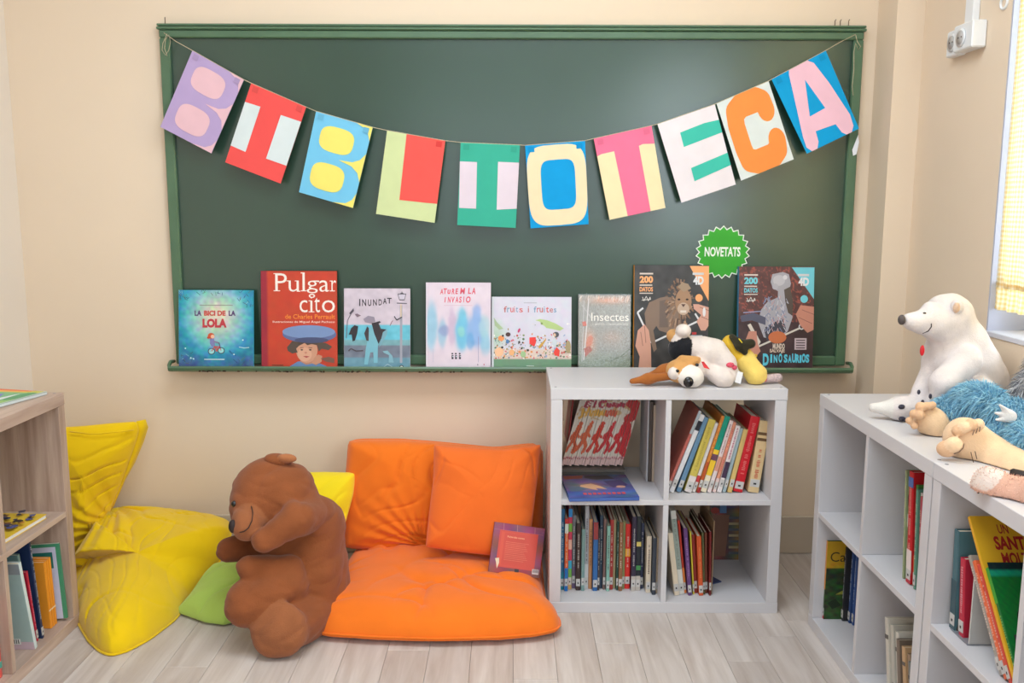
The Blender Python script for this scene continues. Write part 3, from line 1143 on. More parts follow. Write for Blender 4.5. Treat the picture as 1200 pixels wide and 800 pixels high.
# string
pts = [(-1.2343,-0.0450,1.9638), (-1.1912,-0.0500,1.9336)]
for c in CORN:
    pts += [tuple(c[0]), tuple(c[1])]
pts += [(1.1919,-0.0550,1.9371), (1.2490,-0.0450,1.9655)]
pts = [(p[0], p[1] + 0.0015, p[2] + 0.001) for p in pts]
MB().tube(pts, 0.0014, n=6).build('string', M_STRING, bn, off=BO)
lp = [(-1.2214,-0.0470,1.9605), (-1.2389,-0.0460,1.9282), (-1.2432,-0.0460,1.9046), (-1.2319,-0.0460,1.8868), (-1.2187,-0.0460,1.9046), (-1.2110,-0.0460,1.9342), (-1.2155,-0.0470,1.9576), (-1.2287,-0.0470,1.9399), (-1.2333,-0.0470,1.9104), (-1.2256,-0.0470,1.8837)]
MB().tube(lp, 0.0013, n=6).build('string_loop', M_STRING, bn, off=BO)
lp = [(1.2483,-0.0470,1.9652), (1.2562,-0.0460,1.9418), (1.2696,-0.0460,1.9241), (1.2611,-0.0460,1.9122), (1.2504,-0.0460,1.9359), (1.2461,-0.0460,1.9063), (1.2496,-0.0460,1.8469), (1.2470,-0.0460,1.7872), (1.2521,-0.0460,1.7542)]
MB().tube(lp, 0.0013, n=6).build('string_loop', M_STRING, bn, off=BO)
# torn white scrap of paper behind the last letter
sc_ = MB().add([(1.2813,-0.0400,1.6158), (1.2627,-0.0400,1.5608), (1.2667,-0.0410,1.5393), (1.2785,-0.0420,1.5454), (1.2849,-0.0430,1.5881)], [(0, 1, 2, 3, 4)], (232, 232, 236))
tag(sc_.build('paper_scrap', M_SHEET), 'torn white paper scrap stuck below the letter A', 'paper')
bpy.data.objects['paper_scrap'].modifiers.new('thickness', 'SOLIDIFY').thickness = 0.0006

# NOVETATS starburst
bd = thing('starburst_sign', 'green starburst paper sign reading NOVETATS on the chalkboard', 'sign', (0.807, -0.020, 1.185))
n_ = 22
outer, inner = [], []
for i in range(2 * n_):
    a = PI * i / n_
    r = 0.103 if i % 2 == 0 else 0.090
    outer.append((r * math.sin(a), r * math.cos(a) * 0.97))
    inner.append(((r - 0.005) * math.sin(a), (r - 0.005) * math.cos(a) * 0.97))
MB().extrude(outer, 'y', -0.0005, -0.0015, (236, 240, 232)).build('paper_edge', M_MATTE, bd)
A = Art(1, 1, (-0.5, -0.5, 0.5, 0.5), y=-0.0018, fn=lambda p: (p[0] - 0.5, p[1], p[2] - 0.5))
A.poly(ccw([(x, -y) for x, y in inner]), (70, 168, 62))
A.text('NOVETATS', -0.068, -0.020, 0.066, 0.016, (238, 242, 234), bold=0.03)
A.build('green_print', M_MATTE, bd)

# ================================================================== BOOKCASES
M_WHITE = mat('white_foil_board', (209, 205, 207), rough=0.38, vary=0.02, vscale=3, spec=0.4)
M_SEAM = mat('seam_shadow_line', (170, 165, 162), rough=0.8)
M_OAKW = wood_mat('grey_oak_foil_flat', (170, 142, 126), (206, 182, 166), 0, rough=0.5)
M_OAKV = wood_mat('grey_oak_foil_upright', (160, 132, 114), (204, 178, 160), 2, rough=0.5)
M_DOT = mat('grey_screw_cover', (150, 146, 146), rough=0.5)
W_, D_, H_, T_, TS = 0.77, 0.39, 0.77, 0.038, 0.018
CELL = (W_ - 2 * T_ - TS) / 2
ZM = (H_ - TS) / 2


def bookcase(label, loc, rz, mh, mv, group=None):
    t = thing('bookcase', label, 'bookcase', loc, (0, 0, rz), group)
    g = 0.0004
    MB().bbox(0, W_, 0, D_, H_ - T_ + g, H_, b=0.0012).build('top_board', mh, t)
    MB().bbox(0, W_, 0, D_, 0, T_ - g, b=0.0012).build('bottom_board', mh, t)
    for x0 in (0.0015, W_ - T_ - 0.0015):
        MB().bbox(x0, x0 + T_, 0.001, D_ - 0.001, T_, H_ - T_, b=0.001).build('side_panel', mv, t)
    for z0, z1 in ((T_, ZM), (ZM + TS, H_ - T_)):
        MB().bbox(T_ + CELL, T_ + CELL + TS, 0.002, D_ - 0.002, z0, z1, b=0.0008).build('divider', mv, t)
    MB().bbox(T_ + 0.0015, W_ - T_ - 0.0015, 0.002, D_ - 0.002, ZM + g, ZM + TS - g, b=0.0008).build('shelf', mh, t)
    for x0 in (0.017, W_ - 0.017):
        for y0 in (0.022, D_ - 0.022):
            MB().tube([(x0, y0, H_ - 0.001), (x0, y0, H_ + 0.0006)], 0.0045, n=12).build('screw_cover', M_DOT, t)
    return t


XA, YA = 0.144, -0.541
bookcase('white two-by-two cube bookcase standing under the chalkboard', (XA, YA, 0), 0, M_WHITE, M_WHITE)
XBF, YB1 = 0.993, -0.611
bookcase('white cube bookcase by the window wall, with the polar bear on it', (XBF, YB1, 0), -PI / 2, M_WHITE, M_WHITE)
YB2 = YB1 - W_ - 0.003
bookcase('white cube bookcase at the right picture edge, holding the yellow and green picture books', (XBF, YB2, 0), -PI / 2, M_WHITE, M_WHITE)
XCF, YC = -1.39, -0.626
bookcase('grey oak cube bookcase at the left edge beside the yellow floor cushion', (XCF, YC - W_, 0), PI / 2, M_OAKW, M_OAKV)

# ================================================================== SHELVED BOOKS
M_PAGES = mat('cream_book_pages', (226, 216, 196), rough=0.85, vary=0.08, vscale=120, stretch=(40, 0.3, 0.3))
M_STICK = mat('white_spine_sticker', (198, 194, 190), rough=0.6, vary=0.02)
M_INK = mat('dark_print_ink', (48, 44, 46), rough=0.6)
_cov = {}


def cover_mat(c, rough=0.42):
    k = (c, rough)
    if k not in _cov:
        _cov[k] = mat('book_cover_%02x%02x%02x' % c if rough == 0.42 else 'book_cover_matte_%02x%02x%02x' % c, c, rough=rough, vary=0.05, vscale=14, spec=0.45)
    return _cov[k]


def book(label, w, h, d, col, loc, lean=0.0, rz=0.0, bands=(), sticker=True, group=None, name='book', front=None, top=None, title=None, rough=0.42):
    """upright book: spine towards local -y, thickness along x"""
    lift = w * math.sin(lean) if lean > 0 else 0.0
    t = thing(name, label, 'book', (loc[0], loc[1], loc[2] + lift), (0, lean, rz), group)
    b = min(0.0022, w * 0.2)
    cm = cover_mat(col, rough)
    c = MB()
    c.bbox(0, b, b, d, 0, h, b=b * 0.3).bbox(w - b, w, b, d, 0, h, b=b * 0.3)
    # slightly rounded spine
    prof = [(0, b), (0.0, 0.0012), (w * 0.2, 0), (w * 0.8, 0), (w, 0.0012), (w, b), (w * 0.5, b + 0.0002)]
    c.extrude(prof, 'z', 0, h)
    c.build('cover', cm, t)
    MB().box(b, w - b, b, d - 0.003, 0.003, h - 0.003).build('pages', M_PAGES, t)
    if bands:
        for bi, (z0, z1, cc) in enumerate(bands):
            e_ = -0.0004 - 0.0001 * bi
            MB().box(0.0002, w - 0.0002, e_, 0.0008, z0 * h, z1 * h, cc).build('spine_band', M_PRINT, t)
    if title:
        # run of small strokes down the spine, like lettering seen from across the room
        rr = random.Random(len(label) * 7 + int(w * 1e5))
        a = MB()
        z = title[0] * h
        while z < title[1] * h:
            s = rr.uniform(0.002, 0.004)
            q = w * rr.uniform(0.10, 0.19)
            a.box(w / 2 - q, w / 2 + q, -0.0008, 0.0002, z, z + s, tuple(int(0.7 * m_ + 0.3 * n_) for m_, n_ in zip(title[2], col)))
            z += s + rr.uniform(0.0015, 0.003) + (0.008 if rr.random() < 0.15 else 0)
        a.build('spine_lettering', M_PRINT, t)
    if sticker:
        q = ((w * 9000) % 1.0) * 0.012
        s = MB().box(w * 0.06, w * 0.94, -0.0011, 0.0006, 0.010 + q, 0.036 + q).build('spine_sticker', M_STICK, t)
        MB().box(w * 0.36, w * 0.64, -0.0014, -0.001, 0.018 + q, 0.024 + q).build('shelf_mark', M_INK, s)
    return t


ORD = ['first', 'second', 'third', 'fourth', 'fifth', 'sixth', 'seventh', 'eighth', 'ninth', 'tenth', 'eleventh', 'twelfth', 'thirteenth', 'fourteenth', 'fifteenth', 'sixteenth',
       'seventeenth', 'eighteenth', 'nineteenth', 'twentieth', 'twenty-first', 'twenty-second', 'twenty-third', 'twenty-fourth', 'twenty-fifth', 'twenty-sixth']

# ---- lower left cell of the white bookcase: a tight row of thin books
ROW = [
    (45, 77, 65, (44, 108, 150), 'blue', [(.0, .22, (30, 130, 150))]),
    (77, 106, 135, (222, 100, 50), 'orange and blue', [(0, .32, (30, 110, 180)), (.8, .93, (220, 225, 215)), (.93, 1, (200, 50, 50))]),
    (108, 138, 65, (200, 60, 90), 'many-coloured striped', [(0, .12, (196, 160, 100)), (.12, .26, (110, 170, 80)), (.26, .36, (60, 170, 200)), (.5, .62, (230, 180, 160)), (.72, .82, (120, 180, 70)), (.9, 1, (50, 140, 200))]),
    (141, 170, 125, (118, 118, 122), 'mottled grey', [(0, .3, (110, 90, 120))]),
    (171, 208, 180, (62, 42, 40), 'dark brown', []),
    (213, 241, 225, (120, 150, 146), 'greyish teal', []),
    (243, 274, 45, (176, 176, 180), 'tall silver grey', [(0, .3, (205, 205, 206))]),
    (275, 305, 155, (196, 138, 92), 'tan orange', []),
    (307, 345, 165, (46, 100, 160), 'blue with red head', [(.75, 1, (150, 60, 60))]),
    (347, 363, 230, (70, 60, 62), 'thin dark brown', []),
    (364, 390, 125, (50, 66, 84), 'slate blue', []),
    (391, 414, 150, (120, 92, 88), 'dusty brown', []),
    (416, 443, 195, (132, 178, 164), 'pale teal', []),
    (444, 473, 155, (168, 52, 48), 'brick red', []),
    (474, 497, 160, (172, 158, 118), 'olive beige', []),
    (498, 515, 165, (34, 70, 60), 'thin dark green', []),
    (516, 546, 165, (140, 96, 66), 'brown', []),
    (547, 570, 170, (138, 140, 90), 'mossy green', []),
    (571, 613, 195, (222, 48, 40), 'bright red', [(.5, .62, (240, 170, 60))]),
    (617, 654, 120, (48, 40, 62), 'dark purple', [(.0, .2, (190, 180, 170))]),
    (655, 693, 120, (34, 40, 46), 'black', [(.28, .34, (70, 140, 80)), (.6, .66, (220, 200, 110)), (.0, .2, (190, 180, 170))]),
    (697, 722, 190, (50, 56, 84), 'navy', []),
    (733, 771, 270, (216, 200, 178), 'short cream', []),
    (776, 806, 270, (58, 64, 74), 'short slate', []),
    (811, 842, 270, (198, 172, 144), 'short beige', []),
]
for i, (c0, c1, top, col, nm, bands) in enumerate(ROW):
    x0 = 0.317 + ((650 + c0 / 6.954) - 700) / 337
    w = (c1 - c0) / 6.954 / 337 - 0.0004
    h = min(0.325, (688 - (585 + top / 6.954)) / 350 * 1.04 + 0.012)
    d = 0.17 + 0.05 * ((i * 7) % 5) / 4
    yf = -0.442 - 0.012 * math.sin(i * 1.7) - (0.028 if i > 21 else 0)
    cc = (230, 226, 214) if sum(col) < 420 else (70, 50, 50)
    book('%s book, %s from the left in the lower left cell' % (nm, ORD[i]), w, h, d, col, (x0, yf, 0.0385), bands=bands, group='books in the lower left cell',
         sticker=(i not in (7, 10, 14)), title=(0.34, 0.85, cc) if i % 3 != 2 and not (len(bands) > 3) else None)

# ---- upper right cell: books leaning to the right
XU = lambda c: 0.599 + ((780 + c / 6.154) - 800) / 345
ROW2 = [
    (28, 52, 20.5, .300, (196, 104, 92), 'salmon pink with grey head', [(.72, 1, (176, 184, 190))], None),
    (55, 92, 20.0, .285, (226, 224, 226), 'tall white', [(.80, .92, (40, 40, 48))], None),
    (96, 134, 18.5, .272, (104, 140, 170), 'blue grey', [], None),
    (137, 196, 16.6, .262, (206, 184, 84), 'broad yellow floral', [(0, .22, (224, 212, 208))], (.3, .9, (168, 150, 60))),
    (198, 226, 16.4, .250, (222, 214, 210), 'thin white', [(.1, .24, (200, 60, 60))], None),
    (228, 254, 16.0, .276, (212, 128, 50), 'orange', [(0, .13, (160, 40, 40)), (.13, .4, (186, 84, 40))], (.5, .9, (240, 200, 120))),
    (256, 303, 15.4, .272, (20, 148, 122), 'teal and yellow', [(0, .22, (236, 220, 190)), (.22, .56, (240, 196, 52)), (.42, .5, (110, 70, 90))], None),
    (306, 338, 15.0, .258, (226, 208, 206), 'white and pink patterned', [(.3, .5, (214, 150, 130))], (.55, .95, (130, 70, 80))),
    (340, 368, 14.2, .250, (226, 150, 120), 'apricot', [(.0, .2, (224, 196, 190))], (.3, .9, (190, 70, 90))),
    (371, 408, 13.6, .238, (228, 218, 216), 'white with purple figure', [(.22, .46, (70, 50, 74))], (.5, .95, (170, 60, 90))),
    (411, 440, 12.8, .228, (160, 178, 184), 'pale blue grey', [], None),
    (443, 480, 12.0, .224, (214, 180, 112), 'straw yellow', [], None),
    (484, 560, 10.8, .266, (206, 24, 38), 'broad red', [], (.24, .9, (226, 150, 140))),
    (574, 662, 7.0, .250, (218, 188, 140), 'broad cream', [(.72, .76, (110, 80, 50)), (.80, .84, (110, 80, 50))], (.2, .62, (196, 70, 50))),
]
px_, pa_, ph_, pw_ = None, 0, 0, 0
for i, (c0, c1, ang, h, col, nm, bands, tt) in enumerate(ROW2):
    a = math.radians(ang)
    w = (c1 - c0) / 6.154 / 345 * 0.86
    bx_ = 0.5395 if px_ is None else px_ + pw_ / math.cos(pa_) + max(0.0, min(h, ph_) * (math.tan(pa_) - math.tan(a))) + 0.0006
    px_, pa_, ph_, pw_ = bx_, a, h, w
    book('%s book, %s of the leaning books in the upper right cell' % (nm, ORD[i]), w, h, 0.20 + 0.03 * (i % 3), col, (bx_, -0.458 - 0.004 * (i % 2), 0.3945), lean=a, bands=bands,
         title=tt, group='leaning books in the upper right cell')

# ---- lower right cell: leaning to the left
XR_ = lambda c: 0.604 + ((775 + c / 6.667) - 800) / 345
ROW3 = [
    (104, 144, -7.6, .224, (226, 208, 182), 'thin cream', [], None),
    (146, 188, -7.5, .300, (214, 210, 200), 'tall white patterned', [(.3, .9, (150, 160, 150))], (.3, .9, (90, 96, 92))),
    (190, 208, -6.8, .262, (200, 60, 40), 'red and orange', [(0, .35, (230, 130, 60))], None),
    (212, 242, -5.6, .240, (104, 66, 120), 'purple', [], (.3, .85, (190, 150, 200))),
    (254, 266, -4.8, .226, (214, 196, 60), 'thin yellow', [], None),
    (268, 295, -4.4, .210, (140, 44, 38), 'dark red', [], None),
    (297, 331, -4.0, .212, (206, 84, 38), 'orange', [], (.3, .8, (230, 150, 90))),
    (333, 351, -3.2, .222, (92, 92, 56), 'olive brown', [], None),
    (353, 374, -2.4, .218, (120, 62, 44), 'rust brown', [], None),
    (376, 392, -1.6, .228, (110, 26, 26), 'oxblood', [], None),
    (395, 405, 0.0, .262, (150, 120, 90), 'upright brown', [], None),
]
for i, (c0, c1, ang, h, col, nm, bands, tt) in enumerate(ROW3):
    a = math.radians(ang)
    w = (c1 - c0) / 6.667 / 345 * math.cos(a) - 0.0003
    book('%s book, %s from the left in the lower right cell' % (nm, ORD[i]), w, h, 0.19 + 0.03 * (i % 3), col, (XR_(c0), -0.488 + 0.01 * (i % 3), 0.0385), lean=a, bands=bands, title=tt,
         sticker=i not in (10,), group='books in the lower right cell')
# picture book standing across the back of that cell
t = thing('picture_book', 'brown and blue picture book standing face-on at the back of the lower right cell', 'book', (0.765, -0.170, 0.0385), (math.radians(-6), 0, 0))
MB().bbox(0, 0.112, 0, 0.008, 0, 0.262, b=0.001).build('cover', cover_mat((120, 82, 66)), t)
MB().box(0.002, 0.1135, 0.0015, 0.0065, 0.002, 0.260).build('pages', M_PAGES, t)
A = Art(0.112, 0.262, (425, 50, 605, 450))
A.grid(26, 50, lambda U, V: (120 + 30 * np.sin(U / 23) + 12 * np.sin(V / 9 + U / 40), 84 + 26 * np.sin(U / 31 + 1) + 8 * np.sin(V / 13), 70 + 34 * (V < 150) + 10 * np.sin(U / 17)))
A.poly([(430, 60), (470, 70), (500, 150), (460, 190), (430, 140)], (70, 74, 80)).ell(455, 165, 26, 18, (170, 60, 50))
A.rect(485, 50, 525, 180, (96, 132, 176)).poly([(440, 190), (545, 190), (520, 430), (450, 430)], (132, 90, 70))
for k in range(7):
    A.rect(540, 200 + k * 34, 600, 214 + k * 34, (176, 158, 120) if k % 2 else (90, 96, 104))
A.build('cover_print', M_PRINT, t)
# small blue booklet corner lying behind the brown book
t = thing('booklet', 'small dark blue booklet lying flat behind the upright brown book', 'booklet', (0.720, -0.40, 0.0385), (0, 0, 0.5))
MB().bbox(0, 0.05, 0, 0.10, 0, 0.004, b=0.0008).build('cover', cover_mat((60, 72, 110)), t)
MB().box(0.001, 0.0505, 0.001, 0.0995, 0.0012, 0.0028).build('pages', M_PAGES, t)

# ---- upper left cell: leaning run of magazines whose spines join into one picture
MX0, MY, MZ = 0.198, -0.262, 0.4285
NM, MW, MH = 24, 0.0088, 0.248
LEAN = math.radians(14.8)
STRK = []
_S = lambda pts, w, c: STRK.append((np.array(pts, float), w, c))
# figures (source pixels of the row of spines: x 75..500 along the foot, 0..450 up) - running figures
for k, (fx, cc) in enumerate(((0.10, (206, 90, 50)), (0.27, (214, 100, 60)), (0.46, (210, 60, 40)), (0.64, (200, 46, 50)), (0.82, (204, 40, 44)))):
    _S([(fx + .02, .60), (fx, .50), (fx - .02, .40)], .030, cc)
    _S([(fx, .50), (fx + .06, .44)], .018, cc)
    _S([(fx, .52), (fx - .06, .47), (fx - .07, .41)], .016, cc)
    _S([(fx - .02, .40), (fx + .04, .30), (fx + .02, .20)], .022, cc)
    _S([(fx - .02, .40), (fx - .06, .30), (fx - .10, .22)], .022, cc)
    _S([(fx + .03, .645), (fx + .031, .65)], .026, cc)
_S([(.90, .60), (.94, .45), (.92, .25), (.98, .18)], .05, (196, 40, 46))
_S([(.86, .95), (.96, .9), (.98, .8), (.9, .72)], .07, (190, 44, 44))
RD, GL = (176, 50, 74), (222, 168, 70)
_S([(.22, .98), (.13, .98), (.11, .90), (.20, .90)], .014, RD)
_S([(.12, .94), (.19, .94)], .012, RD)
_S([(.27, .99), (.26, .90)], .014, RD)
_S([(.43, .97), (.38, .99), (.34, .95), (.36, .90), (.42, .90)], .018, RD)
for k, x0 in enumerate((.47, .53, .59, .65, .71)):
    _S([(x0, .95), (x0, .91), (x0 + .035, .90), (x0 + .04, .95)], .013, RD)
_S([(.10, .86), (.11, .76), (.08, .72)], .018, GL)
_S([(.19, .87), (.17, .76)], .018, GL)
_S([(.10, .81), (.19, .82)], .014, GL)
for k, x0 in enumerate((.23, .30, .36, .43, .49, .56, .62)):
    _S([(x0, .84), (x0, .77), (x0 + .03, .76), (x0 + .04, .84)], .012, GL if k < 4 else (206, 90, 60))


def magcol(X, Z):
    R = np.full(X.shape, 224.0)
    G = np.full(X.shape, 212.0)
    B = np.full(X.shape, 196.0)
    m = Z < .14
    R[m], G[m], B[m] = 226, 190, 184
    m = (Z > .1) & (Z < .125) & (np.sin(X * 190) > -0.2)
    R[m], G[m], B[m] = 170, 60, 70
    m = (Z > .70) & (Z < 1.0) & (vnoise(np.stack([X * 14, Z * 18, X * 0], -1), 1.0) > 0.62)
    R[m], G[m], B[m] = 206, 170, 120
    for pts, w, c in STRK:
        d = np.full(X.shape, 9.0)
        for a, b in zip(pts[:-1], pts[1:]):
            ab = b - a
            t_ = np.clip(((X - a[0]) * ab[0] + (Z - a[1]) * ab[1]) / (ab @ ab + 1e-9), 0, 1)
            d = np.minimum(d, np.hypot((X - a[0] - t_ * ab[0]) * .75, Z - a[1] - t_ * ab[1]))
        m = d < w
        R[m], G[m], B[m] = c
    return R, G, B


for i in range(NM):
    dh = 0.004 * ((i * 5) % 3) / 2
    t = thing('magazine', 'white magazine, %s from the left in the leaning set with printed spines' % (ORD[i] if i < 26 else ''), 'magazine',
              (MX0 + i * MW / math.cos(LEAN), MY - 0.002 * (i % 2), MZ + MW * math.sin(LEAN) + dh), (0, LEAN, 0), 'magazine set in the upper left cell')
    MB().bbox(0, MW - 0.0005, 0.0, 0.20, 0, MH, b=0.0012).build('cover', cover_mat((224, 214, 202)), t)
    MB().box(0.0012, MW - 0.0017, 0.002, 0.2005, 0.001, MH + 0.0003).build('pages', M_PAGES, t)
    A = Art(MW - 0.0007, MH, (i / NM, MH * 0, (i + 1) / NM, 1))
    A.grid(5, 110, lambda U, V: magcol(U, 1 - V))
    A.build('spine_print', M_PRINT, t)
# flat closed box under the magazine row; its dark colour stands for shade there
t = thing('box', 'flat box under the leaning magazines, coloured dark like the shaded gap there', 'box', (0.190, -0.30, 0.3945))
MB().bbox(0, 0.232, 0.0, 0.24, 0, 0.022, b=0.001).build('box_body', cover_mat((74, 70, 66)), t)
MB().bbox(-0.001, 0.233, -0.001, 0.241, 0.0225, 0.032, b=0.001).build('lid', cover_mat((98, 92, 84)), t)
# blue picture book lying flat in front, its spine edge towards the room
t = thing('picture_book', 'blue fantasy picture book lying flat below the leaning magazines', 'book', (0.2080, -0.560, 0.3945), (0, 0, 0.06))
MB().bbox(0, 0.232, 0, 0.002, 0, 0.013, b=0.0006).bbox(0, 0.232, 0.0, 0.250, 0, 0.0022, b=0.0006).bbox(0, 0.232, 0.0, 0.250, 0.0108, 0.013, b=0.0006).build('cover', cover_mat((70, 100, 170)), t)
MB().box(0.003, 0.229, 0.002, 0.247, 0.0022, 0.0108).build('pages', mat('white_pages', (232, 230, 228), rough=0.8), t)
flat = lambda zz: (lambda p: (p[0], p[2], zz - p[1]))
A = Art(0.232, 0.250, (0, 0, 100, 100), fn=flat(0.0131))
A.grid(50, 46, lambda U, V: (70 + 50 * vnoise(np.stack([U * .08, V * .1, U * 0], -1)) + 90 * np.exp(-((U - 35) ** 2 + (V - 52) ** 2) / 300) - 20 * (V > 70),
                             70 + 50 * vnoise(np.stack([U * .09 + 5, V * .1, U * 0], -1)) + 30 * np.exp(-((U - 35) ** 2 + (V - 52) ** 2) / 300),
                             100 + 70 * vnoise(np.stack([U * .07 + 9, V * .1, U * 0], -1)) + 20 * (V > 60)))
A.poly([(2, 3), (34, 2), (30, 16), (4, 20)], (150, 80, 60)).poly([(36, 3), (70, 2), (80, 20), (50, 22), (34, 14)], (70, 62, 60))
A.poly([(24, 46), (40, 40), (52, 52), (60, 66), (44, 60), (46, 70), (34, 62), (20, 60)], (220, 170, 130))
A.poly([(4, 60), (20, 52), (34, 62), (20, 72), (6, 74)], (90, 110, 130)).poly([(60, 30), (88, 26), (94, 50), (70, 60)], (70, 60, 110)).ell(82, 56, 7, 5, (210, 160, 140))
for k in range(9):
    A.rect(22 + k * 7, 80 + (k % 2), 27 + k * 7, 89, (206, 80, 90))
A.build('cover_print', M_PRINT, t)
# wooden picture board leaning on the left panel, thin red and pale books behind the magazines
t = thing('picture_board', 'wooden board with a dark curved drawing leaning inside the upper left cell', 'board', (0.184, -0.40, 0.3945), (0, 0.02, 0))
MB().bbox(0, 0.006, 0, 0.24, 0, 0.30, b=0.001).build('board', mat('light_plywood', (204, 166, 130), rough=0.6, vary=0.1, stretch=(1, 1, 6)), t)
cv = [(0.0072, 0.07 + 0.045 * math.sin(a), 0.17 + 0.10 * math.cos(a * 0.8)) for a in np.linspace(-1.2, 3.6, 26)]
MB().tube(cv, 0.0016, n=5).build('drawn_line', M_INK, t)
ux = lambda c: 0.317 + ((650 + c / 6.154) - 700) / 345
for i, (c0, c1, h, col, nm) in enumerate(((655, 667, .300, (206, 206, 210), 'thin pale grey'), (670, 694, .286, (96, 84, 78), 'dark taupe'), (697, 716, .276, (196, 176, 156), 'thin beige'), (719, 734, .268, (206, 198, 192), 'thin off-white'))):
    book('%s book standing alone right of the magazines in the upper left cell' % nm, (c1 - c0) / 6.154 / 352, h, 0.17, col, (0.4930 + (c0 - 655) / 6.154 / 352, -0.335 - 0.002 * i, 0.3945), sticker=False, group='thin books right of the magazines')
book('thin dark red book standing left of the magazine set', 0.006, 0.30, 0.16, (150, 36, 36), (0.2100, -0.255, 0.4285), lean=0.10, sticker=False)

# ================================================================== BOOKS IN THE WINDOW-WALL BOOKCASES  (spines face -X)
RZB = -PI / 2


def bookB(label, x, y, z, w, h, d, col, lean=0.0, **k):
    """y = far (+Y) lower edge; thickness runs towards -Y; lean<0 tips the top towards the corner"""
    return book(label, w, h, d, col, (x, y, z), lean=lean, rz=RZB, **k)


def side_art(t, w, d, h, src):
    """print on the cover that faces the room (local +x side); x runs from the spine inwards"""
    return Art(d, h, src, fn=lambda p: (w - p[1] + 0.0002, p[0], p[2]))


b1 = bookB('jungle picture book with yellow top and orange spine in the lowest far cell', 1.026, -0.652, 0.0385, 0.010, 0.262, 0.20, (62, 84, 44), bands=[(.38, 1, (214, 140, 50)), (0, .06, (190, 40, 60))])
A = side_art(b1, 0.010, 0.20, 0.262, (108, 128, 355, 498))
A.grid(40, 60, lambda U, V: (np.where(V < 255, 190, 50) + 40 * (vnoise(np.stack([U * .07, V * .09, U * 0], -1)) - .5) * (V > 240), np.where(V < 255, 150, 74) + 70 * (vnoise(np.stack([U * .05, V * .08, U * 0 + 4], -1)) - .5) * (V > 230), np.where(V < 255, 36, 40) + 20 * (vnoise(np.stack([U * .08, V * .09, U * 0 + 8], -1)) - .5)))
A.text('Car', 122, 178, 206, 224, (58, 46, 26), bold=0.0)
A.poly([(150, 380), (175, 362), (215, 366), (190, 378)], (150, 150, 60)).poly([(120, 420), (150, 400), (175, 430), (140, 450)], (34, 50, 30)).poly([(180, 300), (220, 290), (240, 330), (200, 340)], (84, 120, 60))
A.build('cover_print', M_PRINT, b1)
for i, (dy, x, h, w, col, nm) in enumerate(((-.664, 1.082, .245, .012, (40, 40, 44), 'black'), (-.678, 1.098, .240, .014, (48, 76, 130), 'dark blue'), (-.694, 1.104, .236, .013, (60, 90, 150), 'mid blue'), (-.709, 1.112, .226, .012, (120, 46, 60), 'maroon'))):
    bookB('%s book pushed back beside the jungle book in the lowest far cell' % nm, x, dy, 0.0385, w, h, 0.17, col, title=(.3, .9, (210, 214, 220)))
bookB('tall thin navy book against the divider of the upper far cell', 1.030, -0.952, 0.3945, 0.011, 0.29, 0.22, (36, 56, 104), bands=[(.10, .2, (200, 200, 210))])
# upper near cell of that bookcase: red and green books
for i, (y, lean, w, h, col, nm, bands) in enumerate((
        (-1.163, -5, .007, .285, (150, 160, 120), 'thin sage', []),
        (-1.172, -5, .012, .278, (60, 130, 70), 'green patterned', [(.5, .62, (220, 220, 210)), (.7, .8, (40, 60, 40))]),
        (-1.186, -5, .026, .290, (196, 26, 34), 'thick red', [(0, .08, (190, 30, 50)), (.1, .3, (226, 210, 206)), (.86, .95, (80, 110, 180))]),
        (-1.2135, -5, .012, .262, (70, 130, 60), 'leaf green', [(0, .3, (200, 120, 60))]),
        (-1.227, -5, .012, .255, (90, 140, 120), 'sea green', []),
        (-1.2405, -5, .010, .250, (190, 180, 172), 'pale grey', []),
        (-1.252, -5, .010, .245, (170, 70, 80), 'dusky pink', []))):
    bookB('%s book among the red and green books in the upper near cell' % nm, 1.040 + 0.006 * (i % 2), y, 0.3945, w, h, 0.19, col, lean=math.radians(lean), bands=bands, sticker=(i > 1), title=(.3, .85, (226, 200, 180)))
# lower near cell: cream folders leaning towards the corner
for i in range(7):
    col = [(206, 198, 184), (190, 184, 172), (214, 208, 196), (120, 104, 90), (196, 160, 120), (150, 124, 100), (120, 124, 120)][i]
    nm = ['cream', 'grey cream', 'ivory', 'dark taupe', 'tan', 'brown', 'dull green'][i]
    bookB('%s folder book leaning in the lowest near cell' % nm, 1.030 + 0.004 * (i % 3), -1.148 - i * 0.0235, 0.0385, 0.019, 0.222 - 0.008 * i, 0.20, col, lean=math.radians(-13), title=(.1, .3, (110, 80, 70)) if i % 2 else None, bands=[(.75, .8, (90, 84, 80))] if i % 2 == 0 else [], sticker=i in (1, 2, 4))
bookB('dark red and black book standing behind the cream folders', 1.140, -1.072, 0.0385, 0.026, 0.300, 0.15, (44, 30, 34), bands=[(0, .8, (150, 40, 46))], sticker=False)

# near bookcase, upper cell
bb = bookB('teal and brown hardback at the far end beside the red book', 1.030, -1.440, 0.3945, 0.024, 0.232, 0.19, (72, 108, 116), bands=[(0, .5, (58, 84, 92))], lean=math.radians(-3))
A = side_art(bb, 0.024, 0.19, 0.232, (730, 90, 960, 520))
A.rect(730, 90, 960, 520, (84, 122, 130))
A.poly([(830, 150), (900, 150), (960, 220), (960, 520), (735, 520), (760, 330), (800, 250)], (96, 76, 62)).ell(800, 150, 22, 16, (214, 220, 222))
A.build('cover_print', M_PRINT, bb)
bookB('short crimson red book beside the teal hardback', 1.032, -1.478, 0.3945, 0.022, 0.178, 0.17, (186, 38, 62), lean=math.radians(-6), title=(.3, .9, (230, 190, 190)))
t = thing('bookend', 'white metal bookend with a flat grey foot in the upper cell', 'bookend', (1.03, -1.512, 0.3945), (0, 0, RZB))
